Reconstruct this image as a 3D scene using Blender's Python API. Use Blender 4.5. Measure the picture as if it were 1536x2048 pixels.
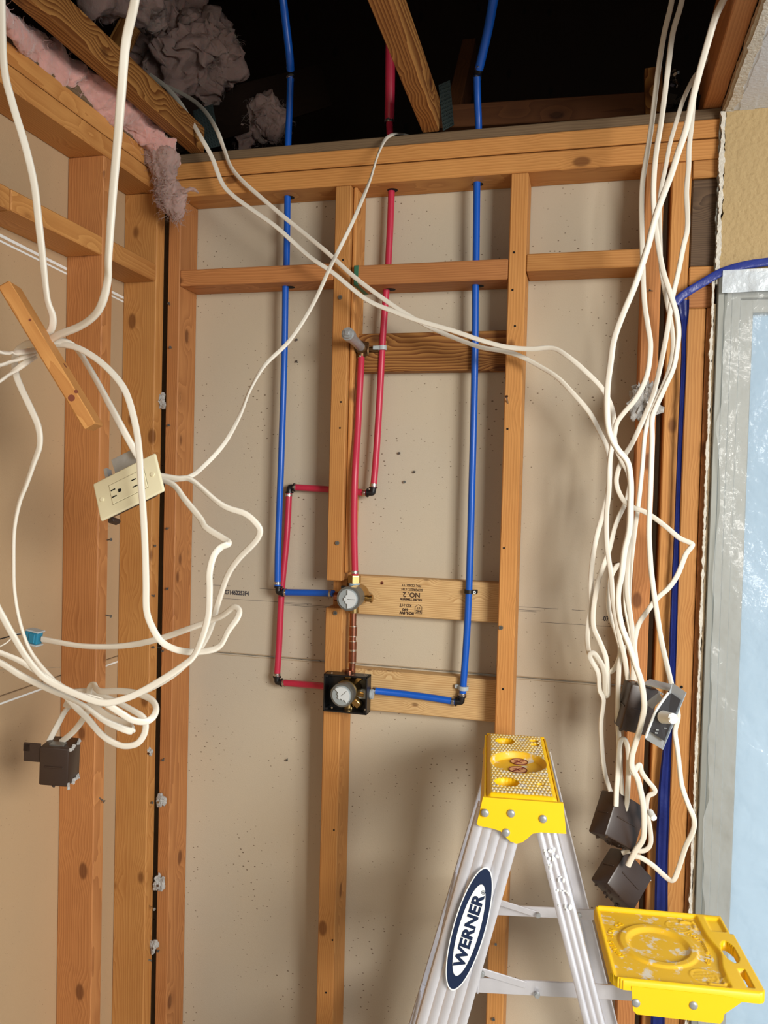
import bpy, bmesh, math, random
from mathutils import Vector, Matrix, noise, Euler
random.seed(7)
for o in list(bpy.data.objects): bpy.data.objects.remove(o)
S = bpy.context.scene
# ------------------------------------------------------------------ camera
PITCH, YAW, ROLL, FPX = -0.02830585, -0.25040703, 0.02571908, 1600.0
CAM = Vector((0.0, -1.79, 1.65))
fw = Vector((math.sin(YAW)*math.cos(PITCH), math.cos(YAW)*math.cos(PITCH), math.sin(PITCH)))
rt0 = fw.cross(Vector((0, 0, 1))).normalized(); up0 = rt0.cross(fw)
RT = math.cos(ROLL)*rt0 + math.sin(ROLL)*up0; UP = -math.sin(ROLL)*rt0 + math.cos(ROLL)*up0
cd = bpy.data.cameras.new('camera'); cam = bpy.data.objects.new('camera', cd); S.collection.objects.link(cam)
mw = Matrix((RT, UP, -fw)).transposed().to_4x4(); mw.translation = CAM; cam.matrix_world = mw
cd.sensor_fit = 'VERTICAL'; cd.sensor_height = 36.0; cd.lens = FPX/2048*36.0; cd.clip_start = 0.02
S.camera = cam
# ------------------------------------------------------------------ world, lights, exposure
W = bpy.data.worlds.new('world'); S.world = W; W.use_nodes = True
bg = W.node_tree.nodes['Background']; bg.inputs[0].default_value = (0.80, 0.90, 1.0, 1); bg.inputs[1].default_value = 0.98
def area(name, loc, target, sx, sy, power, col):
    l = bpy.data.lights.new(name, 'AREA'); l.shape = 'RECTANGLE'; l.size = sx; l.size_y = sy; l.energy = power; l.color = col
    o = bpy.data.objects.new(name, l); S.collection.objects.link(o); o.location = loc
    o.rotation_euler = (Vector(target)-Vector(loc)).to_track_quat('-Z', 'Y').to_euler(); return o
area('daylight_doorway', (1.75, -2.5, 2.05), (-0.4, 0, 0.7), 1.0, 1.0, 50, (1.0, 0.965, 0.90)).data.spread = math.radians(115)
area('front_fill', (-0.5, -3.4, 2.2), (-0.3, 0, 1.3), 1.6, 1.0, 9, (1.0, 0.92, 0.80))  # unseen fill light added behind the camera, not a fixture of the room
S.view_settings.view_transform = 'Standard'; S.view_settings.look = 'None'; S.view_settings.gamma = 1.0
S.view_settings.use_curve_mapping = False; S.view_settings.exposure = -0.06
# ------------------------------------------------------------------ helpers
def P(px, py, d):
    """point of the place seen at pixel (px,py), d metres in front of the camera measured along +Y"""
    v = fw + RT*((px-768)/FPX) + UP*(-(py-1024)/FPX); v = v/v.y
    return CAM + v*d
def PZ(px, py, z):
    v = fw + RT*((px-768)/FPX) + UP*(-(py-1024)/FPX); return CAM + v*((z-CAM.z)/v.z)
def PX(px, py, x):
    v = fw + RT*((px-768)/FPX) + UP*(-(py-1024)/FPX); return CAM + v*(x/v.x)
def srgb(r, g, b):
    f = lambda c: (c/255/12.92) if c/255 <= 0.04045 else ((c/255+0.055)/1.055)**2.4
    return (f(r), f(g), f(b), 1)
MATS = {}
def nodes(name):
    m = bpy.data.materials.new(name); m.use_nodes = True; nt = m.node_tree; MATS[name] = m
    return m, nt, nt.nodes['Principled BSDF']
def N(nt, t, **kw):
    n = nt.nodes.new(t)
    for k, v in kw.items(): setattr(n, k, v)
    return n
def mat(name, col, rough=0.5, metal=0.0, var=0.12, scale=30, bump=0.0, bscale=200, **kw):
    m, nt, b = nodes(name)
    b.inputs['Roughness'].default_value = rough; b.inputs['Metallic'].default_value = metal
    tc = N(nt, 'ShaderNodeTexCoord'); nz = N(nt, 'ShaderNodeTexNoise'); nz.inputs['Scale'].default_value = scale; nz.inputs['Detail'].default_value = 4
    nt.links.new(tc.outputs['Object'], nz.inputs['Vector'])
    mx = N(nt, 'ShaderNodeMix', data_type='RGBA'); c = Vector(col[:3])
    mx.inputs[6].default_value = (*(c*(1-var)), 1); mx.inputs[7].default_value = (*(Vector([min(1, q*(1+var)) for q in c])), 1)
    nt.links.new(nz.outputs['Fac'], mx.inputs[0]); nt.links.new(mx.outputs[2], b.inputs['Base Color'])
    if bump:
        n2 = N(nt, 'ShaderNodeTexNoise'); n2.inputs['Scale'].default_value = bscale; n2.inputs['Detail'].default_value = 3
        nt.links.new(tc.outputs['Object'], n2.inputs['Vector'])
        bp = N(nt, 'ShaderNodeBump'); bp.inputs['Strength'].default_value = bump; bp.inputs['Distance'].default_value = 0.004
        nt.links.new(n2.outputs['Fac'], bp.inputs['Height']); nt.links.new(bp.outputs[0], b.inputs['Normal'])
    for k, v in kw.items(): b.inputs[k.replace('_', ' ')].default_value = v
    return m
def wood(name, light, dark, knot=0.11, ring=55, contrast=0.75, grey=0.0):
    m, nt, b = nodes(name); L = nt.links.new
    b.inputs['Roughness'].default_value = 0.62; b.inputs['Specular IOR Level'].default_value = 0.3
    tc = N(nt, 'ShaderNodeTexCoord'); oi = N(nt, 'ShaderNodeObjectInfo')
    cmb = N(nt, 'ShaderNodeCombineXYZ')
    def rnd(mul, add):
        q = N(nt, 'ShaderNodeMath', operation='MULTIPLY_ADD'); q.inputs[1].default_value = mul; q.inputs[2].default_value = add; L(oi.outputs['Random'], q.inputs[0]); return q
    L(rnd(0.07, 0.035).outputs[0], cmb.inputs[0]); L(rnd(-0.05, 0.04).outputs[0], cmb.inputs[1]); L(rnd(31.0, 0).outputs[0], cmb.inputs[2])
    ad = N(nt, 'ShaderNodeVectorMath', operation='ADD'); L(tc.outputs['Object'], ad.inputs[0]); L(cmb.outputs[0], ad.inputs[1])
    mp = N(nt, 'ShaderNodeMapping'); mp.inputs['Scale'].default_value = (1, 1, 0.09); L(ad.outputs[0], mp.inputs[0])
    # knots: stretched voronoi cells, only a few pass the mask
    mk = N(nt, 'ShaderNodeMapping'); mk.inputs['Scale'].default_value = (1, 1, 0.55); L(ad.outputs[0], mk.inputs[0])
    vo = N(nt, 'ShaderNodeTexVoronoi'); vo.inputs['Scale'].default_value = 15.0; L(mk.outputs[0], vo.inputs['Vector'])
    cs_ = N(nt, 'ShaderNodeSeparateColor'); L(vo.outputs['Color'], cs_.inputs[0]); cm_ = N(nt, 'ShaderNodeMath', operation='LESS_THAN'); cm_.inputs[1].default_value = .6; L(cs_.outputs[0], cm_.inputs[0])
    kr = N(nt, 'ShaderNodeMapRange', interpolation_type='SMOOTHSTEP'); kr.inputs[1].default_value = knot*1.8; kr.inputs[2].default_value = knot*1.0; L(vo.outputs['Distance'], kr.inputs[0])
    kb = N(nt, 'ShaderNodeMapRange', interpolation_type='SMOOTHSTEP'); kb.inputs[1].default_value = knot*5; kb.inputs[2].default_value = 0.0; L(vo.outputs['Distance'], kb.inputs[0])
    nd = N(nt, 'ShaderNodeTexNoise'); nd.inputs['Scale'].default_value = 14; nd.inputs['Detail'].default_value = 3; L(mp.outputs[0], nd.inputs['Vector'])
    sc = N(nt, 'ShaderNodeMath', operation='MULTIPLY_ADD'); sc.inputs[1].default_value = 0.028; L(nd.outputs['Fac'], sc.inputs[0])
    k2 = N(nt, 'ShaderNodeMath', operation='MULTIPLY'); k2.inputs[1].default_value = 0.012; L(kb.outputs[0], k2.inputs[0]); L(k2.outputs[0], sc.inputs[2])
    off = N(nt, 'ShaderNodeVectorMath', operation='ADD'); L(mp.outputs[0], off.inputs[0]); L(sc.outputs[0], off.inputs[1])
    wv = N(nt, 'ShaderNodeTexWave', wave_type='RINGS', rings_direction='Z', wave_profile='SAW'); wv.inputs['Scale'].default_value = ring
    wv.inputs['Distortion'].default_value = 1.2; wv.inputs['Detail'].default_value = 2; wv.inputs['Detail Scale'].default_value = 1.5
    L(off.outputs[0], wv.inputs['Vector'])
    fi = N(nt, 'ShaderNodeTexNoise'); fi.inputs['Scale'].default_value = 420; fi.inputs['Detail'].default_value = 2; fi.inputs['Roughness'].default_value = .7
    mf = N(nt, 'ShaderNodeMapping'); mf.inputs['Scale'].default_value = (1, 1, 0.035); L(ad.outputs[0], mf.inputs[0]); L(mf.outputs[0], fi.inputs['Vector'])
    bl = N(nt, 'ShaderNodeTexNoise'); bl.inputs['Scale'].default_value = 5; bl.inputs['Detail'].default_value = 3; L(ad.outputs[0], bl.inputs['Vector'])
    g = N(nt, 'ShaderNodeMath', operation='MULTIPLY_ADD'); g.inputs[1].default_value = contrast*0.55; L(wv.outputs['Fac'], g.inputs[0])
    g2 = N(nt, 'ShaderNodeMath', operation='MULTIPLY_ADD'); g2.inputs[1].default_value = 0.35; g2.inputs[2].default_value = -0.25; L(fi.outputs['Fac'], g2.inputs[0]); 
    g3 = N(nt, 'ShaderNodeMath', operation='MULTIPLY_ADD'); g3.inputs[1].default_value = 0.55; L(bl.outputs['Fac'], g3.inputs[0]); L(g2.outputs[0], g3.inputs[2]); L(g3.outputs[0], g.inputs[2])
    mx = N(nt, 'ShaderNodeMix', data_type='RGBA'); mx.inputs[6].default_value = light; mx.inputs[7].default_value = dark; L(g.outputs[0], mx.inputs[0])
    hs = N(nt, 'ShaderNodeHueSaturation'); q = rnd(0.22, 0.9); L(q.outputs[0], hs.inputs['Value']); L(mx.outputs[2], hs.inputs['Color'])
    mx2 = N(nt, 'ShaderNodeMix', data_type='RGBA'); mx2.inputs[7].default_value = (dark[0]*.34, dark[1]*.27, dark[2]*.25, 1)
    kk0 = N(nt, 'ShaderNodeMath', operation='MULTIPLY'); L(cm_.outputs[0], kk0.inputs[1]); L(kr.outputs[0], kk0.inputs[0])
    kk = N(nt, 'ShaderNodeMath', operation='MULTIPLY'); kk.inputs[1].default_value = 0.7; L(kk0.outputs[0], kk.inputs[0])
    L(kk.outputs[0], mx2.inputs[0]); L(hs.outputs[0], mx2.inputs[6]); L(mx2.outputs[2], b.inputs['Base Color'])
    bp = N(nt, 'ShaderNodeBump'); bp.inputs['Strength'].default_value = 0.05; bp.inputs['Distance'].default_value = 0.001; L(g.outputs[0], bp.inputs['Height']); L(bp.outputs[0], b.inputs['Normal'])
    return m
WOOD = wood('fir_lumber', srgb(208, 152, 88), srgb(158, 96, 43))
WOODR = wood('reddish_fir_lumber', srgb(198, 137, 83), srgb(140, 83, 43))
WOODP = wood('pale_pine_lumber', srgb(224, 192, 140), srgb(168, 122, 70), ring=75, contrast=1.1, knot=0.06)
WOODD = wood('old_truss_lumber', srgb(188, 136, 74), srgb(112, 64, 26), ring=46, contrast=1.7)
WOODG = wood('weathered_board', srgb(130, 108, 82), srgb(88, 70, 52), ring=60)
PLY = wood('weathered_plywood', srgb(122, 98, 74), srgb(70, 52, 38), ring=90, contrast=1.1)
DARKW = wood('dark_roof_boards', srgb(44, 28, 18), srgb(24, 16, 11))  # near-black tone also stands in for the attic's darkness
SHADEW = wood('attic_shaded_lumber', srgb(112, 70, 40), srgb(70, 40, 22))  # attic shade put into the colour: darker brown for boards behind the plates
def drywall(name, c1, c2, dots=0.5, bump=0.1, bs=350):
    m, nt, b = nodes(name); L = nt.links.new; b.inputs['Roughness'].default_value = 0.85; b.inputs['Specular IOR Level'].default_value = 0.2
    tc = N(nt, 'ShaderNodeTexCoord'); n1 = N(nt, 'ShaderNodeTexNoise'); n1.inputs['Scale'].default_value = 2.2; n1.inputs['Detail'].default_value = 4; L(tc.outputs['Object'], n1.inputs['Vector'])
    mr = N(nt, 'ShaderNodeMapRange'); mr.inputs[1].default_value = .3; mr.inputs[2].default_value = .7; L(n1.outputs['Fac'], mr.inputs[0])
    mx = N(nt, 'ShaderNodeMix', data_type='RGBA'); mx.inputs[6].default_value = c1; mx.inputs[7].default_value = c2; L(mr.outputs[0], mx.inputs[0])
    out = mx.outputs[2]
    if dots:
        sp = N(nt, 'ShaderNodeSeparateXYZ'); L(tc.outputs['Object'], sp.inputs[0]); au = N(nt, 'ShaderNodeMath', operation='ADD'); L(sp.outputs[0], au.inputs[0]); L(sp.outputs[1], au.inputs[1])
        zz = N(nt, 'ShaderNodeMath', operation='MULTIPLY'); zz.inputs[1].default_value = 1.7; L(sp.outputs[2], zz.inputs[0]); cb = N(nt, 'ShaderNodeCombineXYZ'); L(au.outputs[0], cb.inputs[0]); L(zz.outputs[0], cb.inputs[1])
        vo = N(nt, 'ShaderNodeTexVoronoi', voronoi_dimensions='2D'); vo.inputs['Scale'].default_value = 30; L(cb.outputs[0], vo.inputs['Vector'])
        n2 = N(nt, 'ShaderNodeTexNoise'); n2.inputs['Scale'].default_value = 7; n2.inputs['Detail'].default_value = 2; L(tc.outputs['Object'], n2.inputs['Vector'])
        th = N(nt, 'ShaderNodeMapRange'); th.inputs[1].default_value = .40; th.inputs[2].default_value = .72; th.inputs[3].default_value = 0.0; th.inputs[4].default_value = 0.17*dots; L(n2.outputs['Fac'], th.inputs[0])
        lt = N(nt, 'ShaderNodeMath', operation='LESS_THAN'); L(vo.outputs['Distance'], lt.inputs[0]); L(th.outputs[0], lt.inputs[1])
        ml = N(nt, 'ShaderNodeMath', operation='MULTIPLY'); ml.inputs[1].default_value = .75; L(lt.outputs[0], ml.inputs[0])
        m2 = N(nt, 'ShaderNodeMix', data_type='RGBA'); m2.inputs[7].default_value = srgb(84, 60, 42); L(ml.outputs[0], m2.inputs[0]); L(out, m2.inputs[6]); out = m2.outputs[2]
    L(out, b.inputs['Base Color'])
    nb = N(nt, 'ShaderNodeTexNoise'); nb.inputs['Scale'].default_value = bs; nb.inputs['Detail'].default_value = 2; L(tc.outputs['Object'], nb.inputs['Vector'])
    bp = N(nt, 'ShaderNodeBump'); bp.inputs['Strength'].default_value = bump; bp.inputs['Distance'].default_value = 0.004; L(nb.outputs['Fac'], bp.inputs['Height']); L(bp.outputs[0], b.inputs['Normal'])
    return m
DRY = drywall('drywall_paper', srgb(198, 184, 160), srgb(189, 180, 163))
DRYL = drywall('drywall_paper_left', srgb(188, 158, 122), srgb(180, 154, 122), dots=0.25)
BEIGE = drywall('orange_peel_paint', srgb(184, 160, 118), srgb(178, 154, 112), dots=0, bump=0.9, bs=95)
WHITE = drywall('ceiling_paint', srgb(222, 224, 228), srgb(214, 218, 224), dots=0, bump=0.25, bs=160)
PAPER = mat('torn_gypsum', srgb(215, 210, 198), .9, var=.25, scale=60, bump=.8, bscale=140)
PAPERG = mat('torn_brown_paper', srgb(168, 148, 120), .9, var=.25, scale=50, bump=.5)
SCRAP = mat('grey_gypsum_scrap', srgb(176, 174, 170), .9, var=.5, scale=90, bump=1.0, bscale=150)
CABLE = mat('white_cable_jacket', srgb(232, 226, 212), .42, var=.05, scale=12, bump=.06, bscale=40)
BLUE = mat('blue_pipe_plastic', srgb(16, 88, 190), .33, var=.06)
RED = mat('red_pipe_plastic', srgb(190, 44, 72), .36, var=.06)
BLACKP = mat('black_plastic', srgb(22, 22, 24), .35, var=.1)
STEEL = mat('steel', srgb(196, 194, 190), .28, 1.0, var=.15, scale=80)
GALV = mat('galvanised_steel', srgb(176, 180, 182), .4, .55, var=.3, scale=60)
BRASS = mat('brass', srgb(176, 148, 98), .3, 1.0, var=.2, scale=70)
COPPER = mat('copper', srgb(160, 106, 84), .3, 1.0, var=.3, scale=60)
SOLDER = mat('solder', srgb(214, 196, 180), .25, 1.0)
GREYP = mat('pale_grey_plastic', srgb(176, 184, 186), .45, var=.05)
GREYD = mat('dark_grey_metal', srgb(120, 120, 116), .4, .6, var=.1)
TEAL = mat('pale_blue_tape', srgb(150, 186, 214), .5)
TEALP = mat('teal_plastic', srgb(36, 124, 156), .4)
ALU = mat('brushed_aluminium', srgb(218, 218, 224), .36, .55, var=.12, scale=25, bump=.05, bscale=90)
YEL = mat('yellow_plastic', srgb(250, 200, 10), .42, var=.05, scale=10)
BROWNB = mat('dark_brown_box_plastic', srgb(54, 40, 33), .38, var=.2, scale=25)
IVORY = mat('ivory_plastic', srgb(236, 230, 196), .35, var=.02)
INK = mat('dark_ink', srgb(60, 58, 66), .8)
INKB = mat('brown_stamp_ink', srgb(70, 48, 32), .8)
NAVY = mat('navy_sticker', srgb(14, 34, 66), .4)
STICK = mat('white_sticker', srgb(238, 242, 240), .4, var=.02)
PEACH = mat('peach_sticker', srgb(240, 180, 130), .5)
MAROON = mat('maroon_print', srgb(110, 40, 30), .5)
BLUEF = mat('blue_membrane', srgb(40, 56, 140), .35, var=.15, scale=30, bump=.6, bscale=45)
REDH = mat('dark_red_stain', srgb(120, 60, 36), .7)
PINK = mat('pink_fibreglass', srgb(200, 152, 144), 1.0, var=.3, scale=14, bump=1.0, bscale=60)
PINK.node_tree.nodes['Principled BSDF'].inputs['Sheen Weight'].default_value = .5
PINKG = mat('dusty_fibreglass', srgb(168, 142, 134), 1.0, var=.35, scale=14, bump=1.0, bscale=60)
GREENM = mat('green_paint_end', srgb(52, 110, 84), .6)
PLATEG = mat('truss_plate_metal', srgb(96, 112, 112), .45, .7, var=.3, scale=60)
for m_ in (PINK, PINKG):
    q_ = m_.node_tree.nodes['Principled BSDF']; q_.inputs['Subsurface Weight'].default_value = .35; q_.inputs['Subsurface Scale'].default_value = .02; q_.inputs['Specular IOR Level'].default_value = 0
BLACKV = mat('black_void', srgb(10, 9, 9), .9)
FLOORM = mat('pale_bounce_floor', srgb(196, 192, 184), .8, var=.15, scale=6)  # unseen floor, made pale to bounce light up to the ceiling
FRAMEW = mat('window_frame_metal', srgb(150, 152, 146), .5, .35, var=.08, scale=20)
# yellow tread: paint-spotted yellow
def spotted(name, base, thr):
    m, nt, b = nodes(name); L = nt.links.new; b.inputs['Roughness'].default_value = .5
    tc = N(nt, 'ShaderNodeTexCoord'); n1 = N(nt, 'ShaderNodeTexNoise'); n1.inputs['Scale'].default_value = 48; n1.inputs['Detail'].default_value = 7; n1.inputs['Roughness'].default_value = .6; L(tc.outputs['Object'], n1.inputs['Vector'])
    mr = N(nt, 'ShaderNodeMapRange'); mr.inputs[1].default_value = thr; mr.inputs[2].default_value = thr+.09; L(n1.outputs['Fac'], mr.inputs[0])
    mx = N(nt, 'ShaderNodeMix', data_type='RGBA'); mx.inputs[6].default_value = base; mx.inputs[7].default_value = srgb(228, 222, 206); L(mr.outputs[0], mx.inputs[0]); L(mx.outputs[2], b.inputs['Base Color']); return m
YELS = spotted('dusty_yellow_plastic', srgb(238, 190, 44), .54)
YELC = spotted('scuffed_tread_plastic', srgb(250, 238, 186), .50)
def film(name, tint, mixf, rough=.15, bs=14):
    m, nt, b = nodes(name); L = nt.links.new; out = nt.nodes['Material Output']
    b.inputs['Base Color'].default_value = tint; b.inputs['Roughness'].default_value = rough
    tr = N(nt, 'ShaderNodeBsdfTransparent'); ms = N(nt, 'ShaderNodeMixShader'); ms.inputs[0].default_value = mixf
    tc = N(nt, 'ShaderNodeTexCoord'); nz = N(nt, 'ShaderNodeTexNoise'); nz.inputs['Scale'].default_value = bs; nz.inputs['Detail'].default_value = 5; L(tc.outputs['Object'], nz.inputs['Vector'])
    bp = N(nt, 'ShaderNodeBump'); bp.inputs['Strength'].default_value = .9; bp.inputs['Distance'].default_value = .02; L(nz.outputs['Fac'], bp.inputs['Height']); L(bp.outputs[0], b.inputs['Normal'])
    L(tr.outputs[0], ms.inputs[1]); L(b.outputs[0], ms.inputs[2]); L(ms.outputs[0], out.inputs[0]); return m
FILM = film('clear_plastic_film', (0.8, 0.84, 0.84, 1), .24, rough=.08)
TAPE = film('milky_tape', (0.75, 0.83, 0.9, 1), .8, rough=.3)
def frosted():
    m, nt, b = nodes('frosted_glass'); L = nt.links.new; out = nt.nodes['Material Output']
    tl = N(nt, 'ShaderNodeBsdfTranslucent'); tl.inputs[0].default_value = (0.74, 0.88, 0.95, 1); tr = N(nt, 'ShaderNodeBsdfTransparent'); tr.inputs[0].default_value = (.78, .91, .98, 1); m0 = N(nt, 'ShaderNodeMixShader'); m0.inputs[0].default_value = .6; L(tl.outputs[0], m0.inputs[1]); L(tr.outputs[0], m0.inputs[2])
    b.inputs['Base Color'].default_value = (0.55, 0.66, 0.78, 1); b.inputs['Roughness'].default_value = .12
    ms = N(nt, 'ShaderNodeMixShader'); ms.inputs[0].default_value = .12
    L(m0.outputs[0], ms.inputs[1]); L(b.outputs[0], ms.inputs[2]); L(ms.outputs[0], out.inputs[0]); return m
GLASS = frosted()

WM = {}
def obj(name, bm, m, parent=None, M=None, smooth=False):
    """link a bmesh (local coords) as one mesh object placed by world matrix M"""
    me = bpy.data.meshes.new(name)
    bmesh.ops.recalc_face_normals(bm, faces=bm.faces[:]) if bm.faces else None
    if smooth:
        for f in bm.faces: f.smooth = True
    bm.to_mesh(me); bm.free()
    for mm in (m if isinstance(m, (list, tuple)) else [m]): me.materials.append(mm)
    if smooth: me.set_sharp_from_angle(angle=math.radians(42))
    o = bpy.data.objects.new(name, me); S.collection.objects.link(o); place(o, parent, M); return o
def place(o, parent, M):
    M = M or Matrix.Identity(4)
    if parent is not None:
        o.parent = parent; o.matrix_parent_inverse = WM[parent.name].inverted()
    o.matrix_basis = M; WM[o.name] = M.copy()
def tag(o, label=None, cat=None, group=None, kind=None):
    if label: o['label'] = label
    if cat: o['category'] = cat
    if group: o['group'] = group
    if kind: o['kind'] = kind
    return o
def empty(name, loc=(0, 0, 0), label=None, cat=None, group=None, kind=None):
    o = bpy.data.objects.new(name, None); S.collection.objects.link(o); o.empty_display_size = .05
    place(o, None, Matrix.Translation(Vector(loc))); return tag(o, label, cat, group, kind)
def T(v): return Matrix.Translation(Vector(v))
def basis(x, y, z, o): 
    m = Matrix((x, y, z)).transposed().to_4x4(); m.translation = o; return m
def box_bm(sx, sy, sz, bev=0.0, seg=1, M=None, bm=None):
    own = bm is None
    b2 = bmesh.new(); bmesh.ops.create_cube(b2, size=1.0)
    for v in b2.verts: v.co = Vector((v.co.x*sx, v.co.y*sy, v.co.z*sz))
    if bev: bmesh.ops.bevel(b2, geom=b2.edges[:], offset=bev, segments=seg, affect='EDGES', profile=.5)
    if M is not None: b2.transform(M)
    if own: return b2
    merge(bm, b2); return bm
def merge(bm, b2, mi=0):
    me = bpy.data.meshes.new('tmp'); b2.to_mesh(me); n = len(bm.faces); bm.from_mesh(me); bpy.data.meshes.remove(me); b2.free()
    if mi:
        bm.faces.ensure_lookup_table()
        for f in bm.faces[n:]: f.material_index = mi
def align(a, b):
    """matrix whose local Z runs from a to b, origin a"""
    z = (b-a).normalized(); q = z.to_track_quat('Z', 'Y'); m = q.to_matrix().to_4x4(); m.translation = a; return m
def cyl(bm, a, b, r, r2=None, seg=20, mi=0, bev=0.0):
    a = Vector(a); b = Vector(b); L = (b-a).length; r2 = r if r2 is None else r2
    b2 = bmesh.new(); bmesh.ops.create_cone(b2, cap_ends=True, segments=seg, radius1=r, radius2=r2, depth=L, matrix=T((0, 0, L/2)))
    if bev: bmesh.ops.bevel(b2, geom=[e for e in b2.edges if len(e.link_faces) == 2 and any(len(f.verts) > 4 for f in e.link_faces)], offset=bev, segments=2, affect='EDGES')
    b2.transform(align(a, b)); merge(bm, b2, mi); return bm
def tube(bm, pts, r, seg=14, mi=0):
    sweep(bm, pts, lambda s: (r, r, 0), seg, mi); return bm
def sweep(bm, pts, prof, seg=12, mi=0, ref=Vector((0, 1, 0))):
    """oval sweep; prof(s)->(half width, half thickness, roll) s in 0..1"""
    n = len(pts); rings = []
    for i, p in enumerate(pts):
        t = (pts[min(i+1, n-1)]-pts[max(i-1, 0)]).normalized()
        w = t.cross(ref)
        if w.length < .15: w = t.cross(Vector((.3, 0.2, 1)))
        w.normalize(); 
        if i and w.dot(pw) < 0: w = -w
        pw = w.copy(); h = t.cross(w).normalized()
        a, b, ro = prof(i/(n-1)); c, s = math.cos(ro), math.sin(ro)
        w2 = w*c+h*s; h2 = h*c-w*s
        ex = .62 if a > b*1.25 else 1.0
        sp = lambda c_: math.copysign(abs(c_)**ex, c_)
        rings.append([bm.verts.new(p + w2*a*sp(math.cos(q)) + h2*b*sp(math.sin(q))) for q in [2*math.pi*(k+.5)/seg for k in range(seg)]])
    nf = []
    for i in range(n-1):
        for k in range(seg):
            nf.append(bm.faces.new((rings[i][k], rings[i][(k+1) % seg], rings[i+1][(k+1) % seg], rings[i+1][k])))
    nf.append(bm.faces.new(rings[0][::-1])); nf.append(bm.faces.new(rings[-1]))
    for f in nf: f.material_index = mi
def smooth_path(pts, per=6):
    out = []; n = len(pts)
    for i in range(n-1):
        p0 = pts[max(i-1, 0)]; p1 = pts[i]; p2 = pts[i+1]; p3 = pts[min(i+2, n-1)]
        for k in range(per):
            t = k/per; out.append(0.5*((2*p1)+(p2-p0)*t+(2*p0-5*p1+4*p2-p3)*t*t+(3*p1-p0-3*p2+p3)*t**3))
    out.append(pts[-1]); return out
def pix_path(pp, per=6):
    d = [(i, q[2]) for i, q in enumerate(pp) if len(q) > 2]; pts = []
    for i, q in enumerate(pp):
        lo = [x for x in d if x[0] <= i]; hi = [x for x in d if x[0] >= i]
        if lo and hi:
            (a, da), (b, db) = lo[-1], hi[0]; dd = da if a == b else da+(db-da)*(i-a)/(b-a)
        else: dd = (lo or hi)[-1 if lo else 0][1]
        pts.append(P(q[0], q[1], dd))
    return smooth_path(pts, per)
def prism(poly, z0, z1):
    bm = bmesh.new(); a = [bm.verts.new((x, y, z0)) for x, y in poly]; b = [bm.verts.new((x, y, z1)) for x, y in poly]; n = len(poly)
    bm.faces.new(a[::-1]); bm.faces.new(b)
    for i in range(n): bm.faces.new((a[i], a[(i+1) % n], b[(i+1) % n], b[i]))
    return bm
def text_bm(s, size, M, thick=0.0004, bold=0.0, align_x='CENTER', space=1.0, sx=1.0):
    c = bpy.data.curves.new('t', 'FONT'); c.body = s; c.size = size; c.align_x = align_x; c.align_y = 'CENTER'; c.extrude = thick; c.offset = bold; c.resolution_u = 3; c.space_character = space
    o = bpy.data.objects.new('t', c); S.collection.objects.link(o)
    dg = bpy.context.evaluated_depsgraph_get(); me = bpy.data.meshes.new_from_object(o.evaluated_get(dg))
    bm = bmesh.new(); bm.from_mesh(me); bpy.data.objects.remove(o); bpy.data.curves.remove(c); bpy.data.meshes.remove(me)
    bm.transform(Matrix.Diagonal((sx, 1, 1, 1))); bm.transform(M); return bm

# ------------------------------------------------------------------ setting: walls of open framing
def lumber(name, x, y, z, axis, m, parent, bev=.0022, label=None):
    """board between ranges x,y,z, grain along axis"""
    c = Vector(((x[0]+x[1])/2, (y[0]+y[1])/2, (z[0]+z[1])/2)); s = (x[1]-x[0], y[1]-y[0], z[1]-z[0])
    if axis == 'Z': R = Matrix.Identity(4); d = s
    elif axis == 'X': R = Matrix.Rotation(math.pi/2, 4, 'Y'); d = (s[2], s[1], s[0])
    else: R = Matrix.Rotation(-math.pi/2, 4, 'X'); d = (s[0], s[2], s[1])
    o = obj(name, box_bm(d[0], d[1], d[2], bev), m, parent, T(c) @ R)
    if label: o['label'] = label
    return o
wb = empty('wall_back', (0, 0.09, 0), kind='structure'); wl = empty('wall_left', (-1.12, 0, 0), kind='structure')
# the drywall sheets seen between the studs (back of the next room's wall)
for (z0, z1) in ((0.0, 1.2185), (1.2205, 2.40)):
    obj('drywall_sheet', box_bm(1.40, .0127, z1-z0, .0015), DRY, wb, T((-.44, .089+.0064, (z0+z1)/2)))
    obj('drywall_sheet', box_bm(.0127, 4.7, z1-z0, .0015), DRYL, wl, T((-1.12-.0064, -2.25, (z0+z1)/2)))
# printed lines and code numbers on the sheets
def strip(x0, x1, z, h=.0007, mm=INK, name='printed_line', dz=0):
    b = bmesh.new(); vs = [b.verts.new(q) for q in ((x0, .0886, z-h/2), (x1, .0886, z-h/2+dz), (x1, .0886, z+h/2+dz), (x0, .0886, z+h/2))]; b.faces.new(vs)
    obj(name, b, mm, wb)
for (x0, x1, z) in ((-.955, -.88, 1.393), (-.80, -.64, 1.391), (-.955, -.66, 1.360), (-.75, -.60, 1.3865), (-.75, -.60, 1.357), (-.74, -.60, 1.3535), (-.155, -.06, 1.385), (-.155, -.10, 1.378), (-.155, -.11, 1.375), (-.10, .08, 1.352), (-.03, .0, 1.385)):
    strip(x0, x1, z)
TX = Matrix(((1, 0, 0, 0), (0, 0, -1, 0), (0, 1, 0, 0), (0, 0, 0, 1)))
obj('printed_code', text_bm('071462253F4', .0155, T((-.862, .0885, 1.376)) @ TX, .0002, .0004, space=1.0, sx=.78), INK, wb)
obj('printed_code', text_bm('071462253F4', .0155, T((.073, .0885, 1.369)) @ TX, .0002, .0004, space=1.0, sx=.78), INK, wb)
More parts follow.
